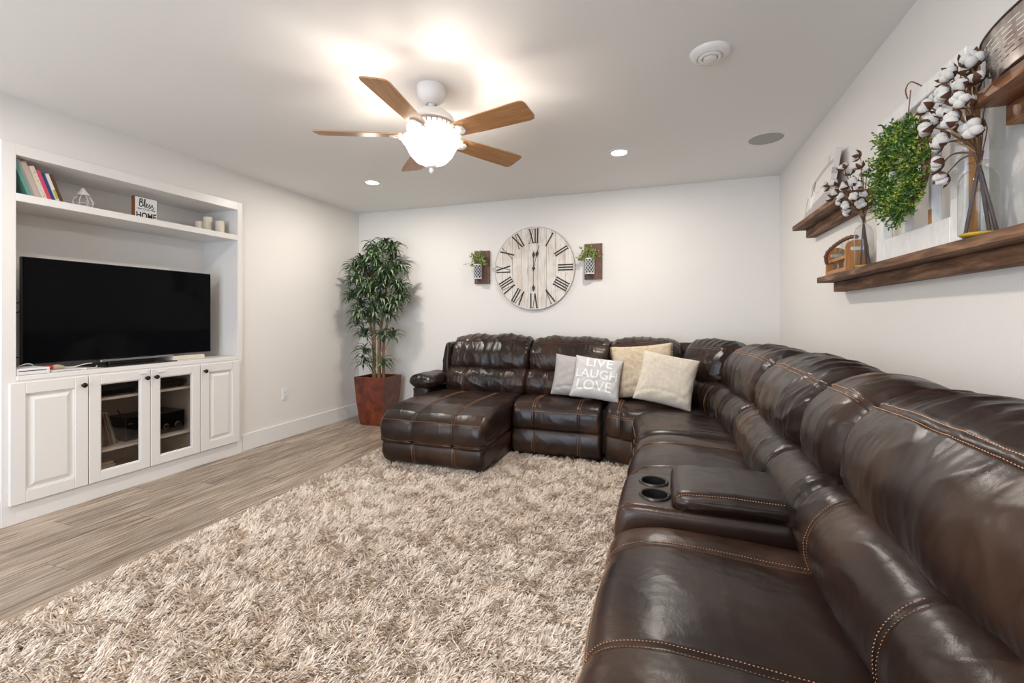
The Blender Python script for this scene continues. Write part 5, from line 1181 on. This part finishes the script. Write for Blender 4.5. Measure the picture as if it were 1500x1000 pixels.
# wooden caddy with small bottles
cy0, cy1, cxa, cxb, cz = 2.570, 2.860, 0.812, 0.905, 1.4065
t = thing('wooden_caddy', 'small orange wood caddy with beaded rope handle on ledge', 'caddy', ((cxa + cxb) / 2, (cy0 + cy1) / 2, cz))
for y in (cy0, cy1 - 0.012):
    pts = [(cxa, cz), (cxb, cz), (cxb, cz + 0.115)] + [((cxa + cxb) / 2 + (cxb - cxa) / 2 * math.cos(a), cz + 0.115 + 0.034 * math.sin(a)) for a in np.linspace(0.3, PI - 0.3, 9)] + [(cxa, cz + 0.115)]
    b = BM(); prism(b, pts, 1, y, y + 0.012); put('end_board', b, caddy_m, t)
    b = BM(); pts = [(cxa + 0.022, cz + 0.098), (cxb - 0.022, cz + 0.098), (cxb - 0.018, cz + 0.106), (cxb - 0.022, cz + 0.114), (cxa + 0.022, cz + 0.114), (cxa + 0.018, cz + 0.106)]
    prism(b, pts, 1, y - 0.001, y + 0.013); put('grip_slot', b, mat('slot_white', (0.7, 0.68, 0.65), 0.7), t)
b = BM(); box(b, cxa, cxb, cy0 + 0.012, cy1 - 0.012, cz, cz + 0.010); put('bottom_board', b, caddy_m, t)
for x in (cxa, cxb - 0.006):
    b = BM(); box(b, x, x + 0.006, cy0 + 0.012, cy1 - 0.012, cz + 0.062, cz + 0.078, 0.001); put('side_rail', b, caddy_m, t)
    b = BM(); box(b, x, x + 0.006, cy0 + 0.012, cy1 - 0.012, cz + 0.010, cz + 0.020, 0.001); put('side_rail', b, caddy_m, t)
b = BM()
hp = cr([(0.80, 2.80, 1.47), (0.79, 2.78, 1.50), (0.795, 2.76, 1.525), (0.81, 2.72, 1.548), (0.825, 2.66, 1.565), (0.84, 2.60, 1.572), (0.855, 2.57, 1.568)], 0); hp, _ = resample(hp, 22)
for i, p in enumerate(hp): sphere(b, tuple(p), 0.0105 if i % 2 else 0.009, 8, 6)
put('bead_rope', b, mat('brown_bead', (0.16, 0.07, 0.035), 0.5), t, True)
for y, lab in ((2.64, 'small clear milk bottle nearest the front of the caddy'), (2.725, 'small clear milk bottle in the middle of the caddy'), (2.81, 'small clear milk bottle at the far end of the caddy')):
    tb = thing('milk_bottle', lab, 'bottle', (0.858, y, cz + 0.010), 'small bottles in the wooden caddy')
    b = BM(); lathe(b, [(0, 0), (0.030, 0), (0.032, 0.005), (0.032, 0.075), (0.026, 0.100), (0.016, 0.118), (0.015, 0.150), (0.018, 0.153), (0.018, 0.160), (0.014, 0.160)], (0.858, y, cz + 0.0105), 28); put('glass_body', b, bottle_glass, tb, True)

# metal tub on the upper ledge
tub_m = mat('galvanised_metal', (0.5, 0.45, 0.42), 0.38, 0.85)
f = noise(tub_m, coords(tub_m), 14, 5, 0.6); lk(tub_m, ramp(tub_m, f, [(0.35, (0.13, 0.085, 0.07)), (0.5, (0.27, 0.235, 0.215)), (0.7, (0.45, 0.42, 0.40))]), bs(tub_m).inputs['Base Color'])
tc_ = Vector((0.855, 1.395, 1.797)); tt = thing('metal_tub', 'oval galvanised metal tub with pierced slots on upper ledge', 'tub', tuple(tc_))
RYB, RYT, RXB, RXT, TH = 0.185, 0.235, 0.058, 0.070, 0.130
def tubp(a, z):
    k = z / TH; return Vector((tc_.x + (RXB + (RXT - RXB) * k) * math.cos(a), tc_.y + (RYB + (RYT - RYB) * k) * math.sin(a), tc_.z + z))
NA, slot_rows = 96, 7
b = BM(); zs = [0.0, 0.018]; 
for k in range(slot_rows): z = 0.032 + k * 0.0122; zs += [z, z + 0.0028]
zs += [0.124, TH]
zs = sorted(zs); ring = [[b.verts.new(tubp(2 * PI * i / NA, z)) for i in range(NA)] for z in zs]
slotz = set(round(0.032 + k * 0.0122, 5) for k in range(slot_rows))
for zi, (A, B) in enumerate(zip(ring, ring[1:])):
    isrow = round(zs[zi], 5) in slotz
    rown = sum(1 for q in slotz if q < zs[zi])
    for i in range(NA):
        if isrow and (i + 2 * (rown % 2)) % 4 != 0: continue
        b.faces.new([A[i], A[(i + 1) % NA], B[(i + 1) % NA], B[i]])
b.faces.new(ring[0])
put('pierced_body', b, tub_m, tt)
b = BM(); tube(b, [tubp(2 * PI * i / 64, TH) for i in range(65)], 0.0035, 6); put('rolled_rim', b, mat('dark_rim_metal', (0.10, 0.06, 0.05), 0.4, 0.8), tt, True)
b = BM(); tube(b, [tubp(2 * PI * i / 64, 0.003) for i in range(65)], 0.003, 6); put('base_rim', b, MATS['dark_rim_metal'], tt, True)
b = BM(); tube(b, cr([tubp(PI / 2, 0.1), tubp(PI / 2, 0.1) + Vector((0, 0.02, 0.0)), tubp(PI / 2, 0.06) + Vector((0, 0.03, 0.0)), tubp(PI / 2, 0.05)], 0), 0.003, 6); put('handle', b, tub_m, tt)
